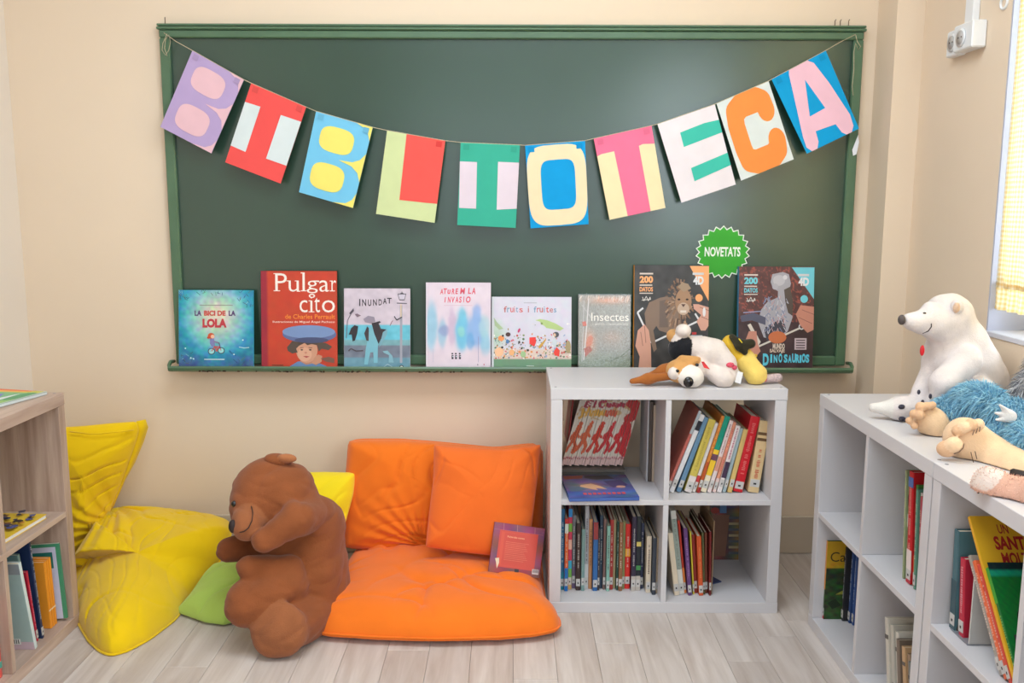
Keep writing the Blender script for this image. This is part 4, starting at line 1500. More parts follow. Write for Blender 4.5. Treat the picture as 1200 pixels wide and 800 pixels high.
MB().bbox(0.014, 0.018, 0, 0.12, 0.002, 0.19, b=0.0008).build('upright_plate', M_STICK, t)
MB().bbox(-0.06, 0.018, -0.004, 0.12, 0, 0.0018, b=0.0004).build('foot_plate', mat('grey_sheet_steel', (150, 152, 158), rough=0.4, metal=0.3), t)
for i, (y, w, h, col, nm) in enumerate(((-1.660, .012, .232, (160, 150, 140), 'thin grey brown'), (-1.676, .014, .226, (226, 104, 62), 'orange'), (-1.695, .012, .226, (204, 74, 56), 'rust red'))):
    bookB('%s book leaning between the bookend and the yellow picture book' % nm, 1.028, y, 0.3945, w, h + 0.02, 0.16, col, lean=math.radians(-40), title=(.2, .9, (240, 214, 200)))
yb = bookB('yellow picture book titled in red, leaning in the upper cell', 1.030, -1.7112, 0.3945, 0.012, 0.360, 0.19, (224, 168, 34), lean=math.radians(-40), sticker=False)
A = side_art(yb, 0.012, 0.19, 0.360, (786, 46, 1202, 560))
A.rect(786, 46, 1202, 560, (228, 176, 38))
A.text('UN', 902, 74, 952, 104, (170, 40, 40), bold=0.02)
A.text('SANT', 868, 112, 1012, 156, (176, 34, 36), bold=0.04)
A.text('MOLT TOU', 884, 164, 1118, 204, (176, 34, 36), bold=0.03)
A.text('Lluís Farré', 900, 222, 1010, 236, (150, 90, 30))
A.build('cover_print', M_PRINT, yb)
gb = bookB('green picture book with a yellow-green fruit, leaning in front of the yellow one', 1.033, -1.7275, 0.3945, 0.012, 0.252, 0.20, (20, 110, 50), lean=math.radians(-40), sticker=True, bands=[(.7, 1, (70, 160, 60))], title=(.15, .6, (170, 210, 120)))
A = side_art(gb, 0.012, 0.20, 0.262, (880, 240, 1230, 700))
A.grid(30, 40, lambda U, V: (14 + 10 * np.sin(U / 7 + V / 11), np.where(V > 292, 112, np.where(V > 266, 150, 40)) + 12 * np.sin(U / 5) * np.sin(V / 6), np.where(V > 292, 46, np.where(V > 266, 116, 44))))
A.ell(985, 450, 52, 46, (24, 36, 30), rot=.4).ell(1000, 455, 46, 38, (176, 186, 40), rot=.5)
A.build('cover_print', M_PRINT, gb)
bookB('black paperback leaning in front of the green picture book', 1.045, -1.7440, 0.3945, 0.007, 0.12, 0.16, (34, 34, 38), lean=math.radians(-40))
# near bookcase, lower cell
bookB('dark purple book at the far end of the lower cell, right edge', 1.11, -1.60, 0.0385, 0.03, 0.20, 0.16, (60, 44, 84), lean=math.radians(-8), sticker=False)

# ================================================================== BOOKS IN THE GREY OAK BOOKCASE (spines face +X)
RZC = PI / 2


def bookC(label, x, y, z, w, h, d, col, lean=0.0, **k):
    """y = near (-Y) lower edge; thickness runs towards +Y"""
    return book(label, w, h, d, col, (x, y, z), lean=lean, rz=RZC, **k)


t = thing('comic_book', 'yellow comic book with dark drawings lying flat on the middle shelf', 'book', (-1.430, -0.965, 0.3945), (0, 0, PI / 2 - 0.05))
MB().bbox(0, 0.235, 0.0, 0.30, 0, 0.002, b=0.0006).bbox(0, 0.235, 0.0, 0.30, 0.012, 0.014, b=0.0006).build('cover', cover_mat((236, 196, 52)), t)
MB().box(0.002, 0.233, 0.002, 0.298, 0.002, 0.012).build('pages', MATS['white_pages'], t)
A = Art(0.235, 0.30, (0, 0, 100, 100), fn=flat(0.0141))
A.rect(0, 0, 100, 100, (240, 200, 60))
rr_ = random.Random(5)
for k in range(120):
    cx_, cy_ = rr_.uniform(6, 94), rr_.uniform(4, 96)
    r_ = rr_.uniform(2, 6)
    A.poly([(cx_ + r_ * rr_.uniform(.6, 1.3) * math.cos(a), cy_ - r_ * 0.8 * rr_.uniform(.6, 1.3) * math.sin(a)) for a in np.linspace(0, 2 * PI, 9)[:-1]], rr_.choice([(60, 50, 50), (90, 96, 150), (50, 60, 90), (120, 80, 50), (220, 140, 60)]))
A.build('cover_print', M_PRINT, t)
# lower far cell
pb = thing('picture_book', 'white and green picture book facing out at the back of the low cell', 'book', (-1.530, -0.6880, 0.0385), (math.radians(-3), math.radians(-4), 0))
MB().bbox(-0.045, 0.13, 0, 0.008, 0, 0.245, b=0.001).build('cover', cover_mat((70, 140, 106)), pb)
MB().box(-0.044, 0.1285, 0.0015, 0.0065, 0.002, 0.2465).build('pages', M_PAGES, pb)
A = Art(0.130, 0.245, (150, 165, 282, 485))
A.rect(150, 165, 282, 485, (74, 150, 112)).rect(150, 178, 270, 485, (206, 206, 226)).rect(150, 200, 258, 268, (40, 122, 112))
A.ell(188, 350, 26, 34, (170, 140, 90)).poly([(160, 300), (185, 268), (200, 250), (205, 290), (190, 330), (165, 340)], (66, 54, 50)).ell(178, 300, 8, 8, (230, 190, 160)).rect(150, 380, 200, 470, (150, 190, 230)).poly([(180, 262), (200, 255), (197, 300)], (200, 120, 60))
A.build('cover_print', M_PRINT, pb)
for i, (y, w, h, nm) in enumerate(((-0.742, .013, .222, 'first'), (-0.727, .011, .222, 'second'), (-0.714, .013, .224, 'third'))):
    book('orange book, %s of the trio in front of the white and green picture book' % nm, w, h, 0.13, (238, 150, 44), (-1.425, y, 0.0385), rz=RZC, lean=math.radians(-3), sticker=False, bands=[(.26, .28, (250, 226, 190))], group='orange books in the oak bookcase')
bookC('teal book behind the white album in the low oak cell', -1.440, -0.790, 0.0385, 0.012, 0.285, 0.20, (56, 124, 128), lean=math.radians(-5), sticker=True)
bookC('dark navy lettered book in the low oak cell', -1.418, -0.808, 0.0385, 0.012, 0.320, 0.20, (30, 48, 84), lean=math.radians(-6), title=(.2, .95, (220, 224, 230)))
bookC('thin dark red book in the low oak cell', -1.425, -0.826, 0.0385, 0.010, 0.235, 0.20, (186, 30, 60), lean=math.radians(-7), title=(.2, .8, (230, 170, 180)))
bookC('thin grey teal book in the low oak cell', -1.430, -0.842, 0.0385, 0.012, 0.300, 0.20, (108, 140, 142), lean=math.radians(-8))
al = bookC('large white album with a barcode leaning in the low oak cell', -1.405, -0.876, 0.0385, 0.016, 0.292, 0.20, (214, 226, 226), lean=math.radians(-10), sticker=False)
A = Art(0.20, 0.292, (70, 190, 230, 580), fn=lambda p: (0.0 - 0.0002 + p[1], 0.20 - p[0], p[2]))
A.rect(70, 190, 230, 580, (172, 196, 192)).rect(70, 190, 230, 236, (150, 156, 160)).poly([(70, 520), (110, 540), (230, 545), (230, 580), (70, 580)], (216, 190, 200)).rect(150, 530, 200, 556, (240, 240, 236))
for k in range(9):
    A.rect(154 + k * 5, 532, 156 + k * 5, 552, (60, 60, 60))
A.build('cover_print', M_PRINT, al)
bookC('coral red book in the near cell, left picture edge', -1.415, -1.060, 0.0385, 0.030, 0.232, 0.2, (226, 92, 84), lean=0, bands=[(.12, .2, (90, 170, 150))], title=(.3, .9, (250, 190, 170)), sticker=False)
bookC('pale pink book behind the coral red one', -1.425, -1.095, 0.0385, 0.03, 0.25, 0.2, (226, 176, 170), sticker=False)
# bright magazine lying on top
t = thing('magazine', 'bright rainbow and green picture magazine lying on the oak bookcase', 'magazine', (-1.493, -0.957, 0.7712), (0, 0, PI / 2 - 0.24))
MB().bbox(0, 0.30, 0, 0.235, 0, 0.009, b=0.001).build('cover', cover_mat((206, 214, 214)), t)
MB().box(0.0015, 0.3005, 0.002, 0.233, 0.0018, 0.0072).build('pages', MATS['white_pages'], t)
A = Art(0.30, 0.235, (0, 0, 100, 100), fn=flat(0.0091))
A.rect(0, 0, 100, 100, (120, 184, 130))
A.poly([(84, 0), (100, 0), (100, 100), (90, 100), (88, 60)], (206, 204, 84)).poly([(93, 0), (100, 0), (100, 84), (96, 78), (94, 50)], (238, 112, 66)).poly([(86, 0), (93, 0), (94, 50), (96, 80), (92, 72), (88, 40)], (244, 178, 84))
A.poly([(40, 40), (72, 34), (80, 56), (60, 70), (40, 66)], (116, 120, 196)).poly([(20, 74), (60, 70), (86, 76), (60, 80), (20, 82)], (230, 234, 236)).poly([(60, 80), (90, 82), (92, 94), (64, 94), (50, 88)], (78, 160, 104)).poly([(0, 86), (50, 84), (60, 96), (0, 97)], (150, 196, 110)).rect(0, 97, 100, 100, (206, 216, 214))
A.build('cover_print', M_PRINT, t)

# ================================================================== DISPLAYED BOOKS ON THE CHALK TRAY
TZ = BZ0 - 0.0143


def display(label, x0, x1, z1, src, col, spine=None, thick=0.010, name='picture_book', yb=-0.084, yt=-0.046, tilt=0.0):
    """front cover towards the room; leans back against the board"""
    w = x1 - x0
    h = math.hypot(z1 - TZ, yb - yt)
    a = -math.asin((yt - yb) / h)
    t = thing(name, label, 'book', (x0, yb, TZ + (w * math.sin(tilt) if tilt > 0 else 0.0)), (a, tilt, 0), 'picture books displayed on the chalk tray')
    sp = spine or col
    cmf = cover_mat(col)
    MB().bbox(0.0005, w, 0, 0.002, 0, h, b=0.0004).bbox(0.0005, w, thick - 0.002, thick, 0, h, b=0.0004).build('cover', cmf, t)
    MB().extrude([(0.0005, 0.0), (-0.0012, thick * .3), (-0.0012, thick * .7), (0.0005, thick), (0.0028, thick), (0.0028, 0.0)], 'z', 0, h).build('spine', cover_mat(sp), t)
    MB().box(0.003, w - 0.003, 0.002, thick - 0.002, 0.003, h - 0.003).build('pages', M_PAGES, t)
    return t, Art(w - 0.0005, h, src, e=0.00010)


def finish(t, A, name='cover_print'):
    return A.build(name, M_PRINT, t, loc=(0.0005, -0.0001, 0))


def N2(U, V, s, o=0):
    return vnoise(np.stack([U * s, V * s, U * 0 + o], -1))


# 1 -- La bici de la Lola
t, A = display('turquoise picture book LA BICI DE LA LOLA with a girl cycling', -1.229, -0.950, 1.040, (35, 75, 620, 742), (60, 170, 196), spine=(120, 190, 200))


def f1(U, V):
    d = np.hypot((U - 330) / 230, (V - 290) / 260)
    g = np.clip(1.25 - d, 0, 1) ** 0.8
    n = N2(U, V, .03) - .5
    n2 = N2(U, V, .045, 3) - .5
    edge = np.clip((d - 1.05) * 2, 0, 1)
    low = np.clip((V - 600) / 140, 0, 1) * np.clip(np.abs(U - 330) / 200, 0.2, 1)
    R = 44 + 176 * g + 44 * n + 20 * low
    G = 166 + 48 * g + 44 * n2 - 36 * edge - 56 * low
    B = 200 + 10 * g + 36 * n - 36 * edge - 40 * low
    B = B - 20 * g
    return R, G, B


A.grid(70, 80, f1)
rr_ = random.Random(11)
for k in range(70):
    sx_, sy_ = rr_.choice([(rr_.uniform(40, 130), rr_.uniform(590, 735)), (rr_.uniform(420, 600), rr_.uniform(600, 735)), (rr_.uniform(45, 120), rr_.uniform(80, 170)), (rr_.uniform(500, 610), rr_.uniform(80, 230)), (rr_.uniform(200, 380), rr_.uniform(78, 130))])
    dx_, dy_ = rr_.uniform(-16, 16), rr_.uniform(-30, -8)
    A.line([(sx_, sy_), (sx_ + dx_, sy_ + dy_ * .5), (sx_ + dx_ * 2, sy_ + dy_)], 3.5, rr_.choice([(60, 84, 90), (40, 70, 110), (140, 200, 200), (20, 60, 90), (90, 110, 70)]))
    A.n -= 0.97
A.n += 1
A.rect(200, 198, 460, 204, (150, 150, 140))
PU, RE = (96, 70, 116), (206, 84, 74)
A.text('LA', 160, 245, 215, 290, PU, bold=.05).text('BICI DE', 234, 245, 404, 290, RE, bold=.05).text('LA', 428, 245, 482, 290, PU, bold=.05)
A.text('LOLA', 222, 313, 412, 388, (196, 60, 70), bold=.06)
A.ell(292, 585, 28, 27, (60, 40, 60), 24).ell(292, 585, 22, 21, (150, 214, 214), 24).ell(368, 578, 28, 27, (60, 40, 60), 24).ell(368, 578, 22, 21, (150, 214, 214), 24)
A.line([(292, 585), (318, 545), (356, 545), (368, 578)], 6, (206, 70, 60)).line([(318, 545), (330, 585), (356, 545)], 6, (206, 70, 60)).line([(352, 512), (362, 560)], 5, (70, 50, 60))
A.poly([(282, 480), (312, 476), (322, 540), (296, 548), (280, 520)], (126, 130, 180)).line([(306, 500), (350, 515)], 9, (150, 120, 160)).line([(310, 545), (340, 556), (332, 586)], 11, (190, 100, 90))
A.ell(290, 456, 26, 24, (206, 84, 48)).ell(302, 462, 15, 16, (240, 190, 160)).ell(270, 470, 12, 10, (196, 74, 44))
A.rect(235, 648, 395, 655, (214, 236, 240))
for px_, py_ in ((130, 640), (152, 648), (88, 560), (540, 490), (470, 610)):
    A.ell(px_, py_, 6, 6, (210, 236, 240), 8)
A.line([(510, 548), (550, 556), (590, 552)], 6, (190, 226, 230))
finish(t, A)

# 2 -- Pulgarcito
t, A = display('tall red picture book PULGARCITO with a boy in a blue beret', -0.919, -0.637, 1.112, (45, 60, 577, 752), (206, 74, 50), spine=(150, 44, 54), thick=0.014)
A.grid(30, 36, lambda U, V: (198 + 14 * (N2(U, V, .02) - .5) - 40 * (U < 98), 66 + 10 * (N2(U, V, .03, 2) - .5) - 26 * (U < 98), 42 + 14 * (U < 98) + 0 * U))
WH = (244, 232, 222)
for ch_, a_, b_, c_, d_ in (('P', 146, 76, 228, 198), ('u', 240, 126, 312, 203), ('l', 338, 70, 354, 198), ('g', 368, 126, 446, 214), ('a', 456, 124, 524, 203), ('r', 542, 124, 575, 198),
                            ('c', 316, 262, 372, 347), ('i', 391, 232, 408, 344), ('t', 420, 244, 460, 347), ('o', 474, 262, 566, 347)):
    A.text(ch_, a_, b_, c_, d_, WH, bold=-0.004)
    A.n -= 0.97
for a_, b_, c_, d_ in ((134, 76, 176, 81), (134, 194, 180, 200), (226, 126, 256, 131), (284, 126, 300, 131), (300, 197, 322, 203), (326, 70, 346, 76), (326, 194, 366, 200), (530, 126, 552, 131), (530, 194, 566, 200), (446, 126, 456, 136), (380, 264, 398, 269), (380, 340, 420, 346)):
    A.rect(a_, b_, c_, d_, WH)
    A.n -= 0.97
A.n += 1
A.ell(404, 232, 22, 14, WH).ell(404, 232, 12, 7, (198, 66, 42))
A.text('de Charles Perrault', 214, 360, 566, 392, (240, 140, 50), bold=0.01)
A.text('Ilustraciones de Miguel Ángel Pacheco', 126, 402, 564, 424, (242, 214, 200), bold=0.01)
A.poly([(215, 752), (240, 725), (300, 690), (400, 680), (500, 720), (545, 752)], (106, 138, 180)).poly([(318, 690), (330, 650), (410, 650), (415, 700), (360, 712)], (188, 130, 104))
A.ell(365, 610, 76, 88, (206, 152, 124), 28).ell(350, 640, 50, 48, (218, 166, 138), 24)
A.poly([(225, 590), (262, 548), (300, 545), (310, 580), (290, 600), (300, 626), (262, 634), (230, 615)], (86, 72, 62)).poly([(430, 548), (500, 560), (545, 585), (520, 610), (470, 600), (450, 620), (440, 585)], (86, 72, 62))
A.poly([(300, 552), (330, 540), (430, 545), (440, 575), (400, 568), (370, 575), (350, 560), (310, 580)], (80, 66, 58))
A.ell(385, 500, 190, 58, (96, 108, 152), 36).ell(380, 482, 186, 46, (122, 146, 190), 36).ell(400, 540, 120, 20, (72, 78, 112), 24)
A.ell(330, 608, 9, 5, (50, 40, 40)).ell(390, 608, 9, 5, (50, 40, 40)).line([(318, 594), (342, 592)], 4, (90, 60, 50)).line([(378, 592), (404, 594)], 4, (90, 60, 50)).ell(358, 628, 9, 7, (200, 130, 110)).poly([(338, 652), (360, 650), (386, 654), (362, 664)], (180, 84, 80))
A.poly([(400, 700), (420, 660), (446, 640), (474, 650), (470, 690), (430, 715)], (196, 140, 112)).poly([(462, 668), (520, 655), (560, 668), (560, 700), (500, 690)], (120, 84, 70))
A.rect(118, 712, 200, 718, (120, 60, 40))
finish(t, A)

# 3 -- Inundat
t, A = display('grey and blue picture book INUNDAT with a lamp post and wet animals', -0.610, -0.363, 1.048, (42, 58, 586, 756), (214, 204, 212), spine=(190, 190, 204))


def f3(U, V):
    R = np.where(V < 372, 206, np.where(V < 492, 104, np.where(V < 536, 120, np.where(V < 648, 116, 104))))
    G = np.where(V < 372, 192, np.where(V < 492, 188, np.where(V < 536, 168, np.where(V < 648, 124, 148))))
    B = np.where(V < 372, 204, np.where(V < 492, 208, np.where(V < 536, 176, np.where(V < 648, 140, 166))))
    n = (N2(U, V, .03) - .5) * 22
    return R + n, G + n, B + n


A.grid(44, 60, f3)
for k, (s_, x0, x1, y0) in enumerate((('I', 166, 176, 148), ('N', 190, 224, 150), ('U', 238, 266, 152), ('N', 280, 312, 150), ('D', 326, 354, 150), ('A', 362, 394, 140), ('T', 396, 434, 138))):
    A.text(s_, x0, y0, x1, y0 + 60 - k * 2, (52, 44, 52), bold=.02)
    A.n -= 0.97
A.n += 1
A.rect(502, 200, 522, 690, (160, 160, 172)).rect(507, 190, 515, 300, (236, 204, 160)).poly([(486, 105), (552, 105), (540, 155), (498, 155)], (206, 196, 210)).line([(484, 105), (554, 105)], 6, (60, 56, 64)).line([(519, 84), (519, 104)], 5, (60, 56, 64)).poly([(498, 104), (519, 90), (540, 104)], (80, 74, 84)).line([(498, 155), (540, 155)], 7, (60, 56, 64)).line([(476, 182), (560, 186)], 8, (96, 92, 104)).line([(486, 105), (498, 155)], 4, (60, 56, 64)).line([(552, 105), (540, 155)], 4, (60, 56, 64))
A.poly([(222, 560), (250, 420), (262, 380), (300, 400), (330, 480), (320, 560), (318, 690), (286, 692), (282, 600), (258, 600), (236, 706), (206, 704)], (122, 182, 198)).poly([(268, 352), (300, 345), (330, 360), (345, 400), (390, 405), (325, 528), (290, 440)], (56, 48, 54)).poly([(200, 318), (240, 290), (290, 300), (300, 340), (260, 355), (215, 345)], (150, 140, 156)).poly([(300, 345), (335, 335), (346, 345), (312, 366)], (56, 48, 54))
A.poly([(362, 430), (400, 400), (395, 450), (330, 560)], (122, 170, 186)).poly([(100, 395), (128, 370), (158, 380), (150, 440), (132, 500), (112, 508), (104, 450), (80, 450)], (50, 44, 50)).poly([(208, 440), (232, 380), (246, 395), (244, 505), (226, 500)], (66, 56, 60))
A.poly([(360, 590), (400, 585), (440, 630), (452, 688), (410, 686), (412, 624), (370, 604)], (130, 176, 190)).line([(78, 590), (98, 568), (140, 590), (200, 586)], 10, (82, 74, 82)).line([(60, 480), (70, 330), (118, 240)], 6, (110, 100, 112)).poly([(84, 270), (120, 226), (124, 250), (96, 280)], (86, 78, 88)).poly([(130, 276), (150, 272), (182, 288), (150, 302)], (130, 110, 124))
A.line([(456, 294), (476, 326), (520, 300)], 8, (60, 60, 70)).line([(420, 376), (436, 340), (446, 330)], 6, (150, 110, 120)).rect(205, 728, 355, 736, (190, 206, 214)).ell(516, 728, 20, 20, (30, 30, 36)).ell(516, 728, 13, 13, (226, 230, 232)).ell(516, 731, 6, 7, (50, 50, 56)).line([(350, 740), (400, 700), (470, 740)], 4, (180, 206, 214))
finish(t, A)

# 4 -- Aturem la invasio
t, A = display('pale picture book ATUREM LA INVASIO with blue watercolour giants', -0.303, -0.061, 1.071, (66, 42, 590, 760), (222, 208, 220), spine=(206, 200, 214))


def blob(U, V, cx, cy, rx, ry):
    return 1 / (1 + np.exp((np.hypot((U - cx) / rx, (V - cy) / ry) - 1) * 9))


def f4(U, V):
    R, G, B = 224 + 0 * U, 208 + 0 * U, 220 + 0 * U
    n = N2(U, V, .02) - .5
    for cx, cy, rx, ry, c, s in ((110, 400, 45, 190, (150, 196, 220), .9), (195, 450, 34, 110, (140, 190, 216), .7), (210, 430, 42, 45, (140, 150, 196), .7), (275, 400, 32, 150, (196, 170, 200), .6), (358, 440, 55, 160, (110, 190, 222), .95),
                                 (360, 330, 26, 80, (120, 196, 222), .8), (350, 440, 30, 40, (150, 214, 206), .8), (476, 300, 36, 80, (150, 176, 226), .9), (470, 430, 76, 130, (140, 176, 224), .95), (425, 520, 30, 70, (90, 160, 214), .6), (545, 540, 40, 110, (140, 196, 220), .8), (540, 400, 45, 90, (170, 206, 214), .7)):
        m = blob(U + 14 * n, V + 20 * n, cx, cy, rx, ry) * s * np.clip((660 - V) / 90, 0, 1)
        R, G, B = R * (1 - m) + c[0] * m, G * (1 - m) + c[1] * m, B * (1 - m) + c[2] * m
    return R + 10 * n, G + 10 * n, B + 8 * n


A.grid(80, 90, f4)
RS = (222, 84, 104)
for s_, x0, x1, y0, y1 in (('A', 178, 204, 94, 138), ('T', 206, 236, 90, 136), ('u', 238, 264, 100, 136), ('R', 272, 296, 92, 138), ('E', 302, 326, 90, 136), ('M', 340, 382, 86, 136), ('L', 404, 430, 86, 134), ('A', 434, 466, 84, 136),
                           ('I', 214, 226, 160, 204), ('N', 240, 266, 158, 206), ('V', 272, 298, 158, 206), ('A', 302, 326, 156, 206), ('S', 332, 354, 156, 206), ('I', 366, 376, 154, 204), ('O', 388, 426, 154, 206)):
    A.text(s_, x0, y0, x1, y1, RS, bold=.03, shear=.15)
    A.n -= 0.97
A.n += 1
A.rect(210, 226, 440, 230, (214, 180, 196))
for x_ in (280, 308, 340):
    A.rect(x_ - 8, 632, x_ + 8, 664, (52, 44, 60)).ell(x_ - 2, 620, 8, 7, (60, 50, 60), 10)
    A.rect(x_ - 3, 640, x_ + 9, 648, (190, 200, 210))
A.rect(250, 728, 372, 732, (206, 180, 196)).rect(482, 702, 488, 716, (120, 90, 120)).rect(532, 702, 540, 714, (200, 100, 120)).rect(518, 726, 550, 734, (206, 150, 170)).line([(490, 480), (490, 690)], 3, (140, 140, 180)).line([(122, 580), (122, 690)], 3, (190, 186, 206))
A.rect(66, 42, 74, 760, (232, 224, 232))
finish(t, A)

# 5 -- fruits i fruites
t, A = display('wide white picture book fruits i fruites with a crowded garden scene', -0.057, 0.241, 1.018, (42, 70, 800, 768), (218, 214, 228), spine=(206, 206, 216))
A.grid(50, 46, lambda U, V: (np.where(V < 560, 212, np.where(V < 650, 222, 110)) - 30 * np.clip(1 - np.hypot((U - 80) / 120, (V - 440) / 190), 0, 1) + 8 * (N2(U, V, .02) - .5), np.where(V < 560, 208, np.where(V < 650, 200, 146)) + 10 * (N2(U, V, .03) - .5), np.where(V < 560, 222, np.where(V < 650, 190, 116)) - 40 * np.clip(1 - np.hypot((U - 80) / 120, (V - 440) / 190), 0, 1)))
cols_ = [(190, 96, 86), (206, 120, 90), (110, 150, 180), (120, 170, 120), (210, 90, 90), (206, 160, 90)]
for k, (s_, x0, x1, y0) in enumerate((('f', 154, 184, 160), ('r', 186, 212, 172), ('u', 216, 246, 172), ('i', 252, 260, 160), ('t', 270, 290, 166), ('s', 302, 336, 178), ('i', 384, 394, 160), ('f', 440, 466, 160), ('r', 470, 492, 172), ('u', 496, 528, 172), ('i', 536, 546, 160), ('t', 556, 586, 164), ('e', 592, 624, 178), ('s', 632, 656, 178))):
    A.text(s_, x0, y0, x1, 216, cols_[(k * 2) % 6], bold=.01)
    A.n -= 0.97
A.n += 1
A.rect(344, 124, 470, 130, (170, 166, 180))
A.poly([(455, 290), (500, 278), (570, 290), (650, 320), (728, 366), (690, 388), (620, 372), (560, 362), (545, 344), (510, 326), (500, 304)], (178, 200, 132)).poly([(58, 262), (90, 310), (150, 370), (110, 380), (70, 340)], (170, 190, 150))
rr_ = random.Random(21)
for k in range(330):
    x_, y_ = rr_.uniform(60, 792), 650 - abs(rr_.gauss(0, 1)) * 130
    if y_ < 300 or (y_ < 420 and (rr_.random() < .55 or 130 > x_)):
        continue
    if y_ < 400 and not (170 < x_ < 340 or 360 < x_ < 520 or x_ > 700):
        continue
    r_ = rr_.uniform(4, 12)
    A.ell(x_, y_, r_, r_ * rr_.uniform(.5, 1), rr_.choice([(90, 120, 80), (130, 150, 90), (230, 150, 80), (200, 90, 80), (60, 56, 56), (150, 170, 200), (236, 220, 200), (240, 236, 230), (180, 150, 100), (220, 120, 130), (110, 140, 150)]), 7, rr_.uniform(0, 3))
    A.n -= 0.97
A.n += 1
for x_, y_, rx_, ry_, c in ((196, 424, 24, 20, (80, 50, 50)), (130, 460, 30, 26, (236, 150, 90)), (146, 436, 10, 10, (40, 36, 40)), (110, 590, 42, 44, (240, 190, 150)), (190, 490, 16, 22, (90, 130, 180)), (654, 424, 28, 26, (84, 84, 92)), (640, 428, 12, 16, (226, 190, 160)), (140, 546, 11, 11, (40, 36, 38)), (232, 594, 26, 30, (236, 176, 120)), (340, 610, 26, 30, (160, 190, 140)), (640, 500, 22, 36, (206, 214, 220)), (770, 540, 26, 60, (170, 150, 110))):
    A.ell(x_, y_, rx_, ry_, c, 14)
A.poly([(400, 452), (460, 448), (462, 500), (446, 538), (400, 510)], (232, 60, 50)).poly([(660, 540), (690, 575), (684, 630), (640, 618), (630, 590)], (232, 64, 50)).poly([(480, 540), (555, 462), (560, 474), (500, 556)], (206, 160, 70)).ell(300, 386, 10, 22, (200, 60, 110), rot=.4)
A.rect(372, 716, 444, 722, (214, 226, 214)).rect(42, 70, 60, 768, (206, 208, 214))
finish(t, A)

# 6 -- Insectes (wrapped in clear film)
t, A = display('small film-wrapped book INSECTES with a mottled grey cover', 0.268, 0.462, 1.026, (38, 262, 386, 800), (150, 142, 134), thick=0.022)


def f6(U, V):
    n = N2(U, V, .25) + .6 * N2(U, V, .6, 3)
    r = np.exp(-(((U - 110) / 36) ** 2 + ((V - 590) / 70) ** 2)) + .9 * np.exp(-(((U - 240) / 130) ** 2 + ((V - 300) / 26) ** 2)) + .3 * np.exp(-(((U - 260) / 70) ** 2 + ((V - 560) / 50) ** 2))
    g = np.clip((V - 640) / 90, 0, 1)
    base = 150 + 56 * (n - .8) - 26 * (V < 300) * 0
    return base + 66 * r - 14 * g, base - 4 + 4 * r, base - 12 - 20 * r - 10 * g


A.grid(90, 120, f6)
A.text('Insectes', 122, 388, 374, 446, (236, 228, 216), bold=.0)
A.text('i altres invertebrats', 132, 456, 370, 476, (214, 206, 196))
rr_ = random.Random(31)
for k in range(46):  # glints on the film, drawn as pale strokes in the print
    x_ = rr_.uniform(44, 380)
    A.line([(x_, 264 + rr_.uniform(0, 12)), (x_ - rr_.uniform(0, 16), 280 + rr_.uniform(0, 40))], 2.2, rr_.choice([(226, 214, 200), (240, 232, 224), (236, 190, 160)]))
    A.n -= 0.97
A.n += 1
A.line([(104, 290), (92, 480), (72, 720)], 7, (214, 206, 204)).line([(72, 300), (66, 560), (60, 730)], 4, (196, 190, 192)).line([(56, 330), (120, 420)], 3, (206, 200, 200)).poly([(60, 452), (84, 448), (92, 478), (66, 484)], (206, 96, 70)).ell(110, 590, 20, 44, (206, 122, 92), rot=.3).poly([(74, 640), (110, 620), (130, 650), (84, 700)], (176, 90, 70))  # long pale strokes are film sheen painted in; the rest is cover art
A.line([(250, 730), (330, 690), (386, 640)], 5, (96, 110, 84)).line([(180, 728), (300, 700), (380, 690)], 4, (116, 124, 100))
finish(t, A)
fm = bpy.data.materials.new('clear_plastic_film')
fm.use_nodes = True
_n, _l = fm.node_tree.nodes, fm.node_tree.links
_tr, _gl, _mx, _nz = _n.new('ShaderNodeBsdfTransparent'), _n.new('ShaderNodeBsdfGlossy'), _n.new('ShaderNodeMixShader'), _n.new('ShaderNodeTexNoise')
_gl.inputs['Roughness'].default_value = 0.18
_nz.inputs['Scale'].default_value = 25
_bp = _n.new('ShaderNodeBump')
_bp.inputs['Strength'].default_value = 0.8
_l.new(_nz.outputs['Fac'], _bp.inputs['Height'])
_l.new(_bp.outputs['Normal'], _gl.inputs['Normal'])
_mx.inputs[0].default_value = 0.07
_l.new(_tr.outputs[0], _mx.inputs[1])
_l.new(_gl.outputs[0], _mx.inputs[2])
_l.new(_mx.outputs[0], _n['Material Output'].inputs[0])
MB().box(-0.0018, 0.1955, -0.0034, 0.0245, -0.0002, 0.2895).build('plastic_film', fm, t)

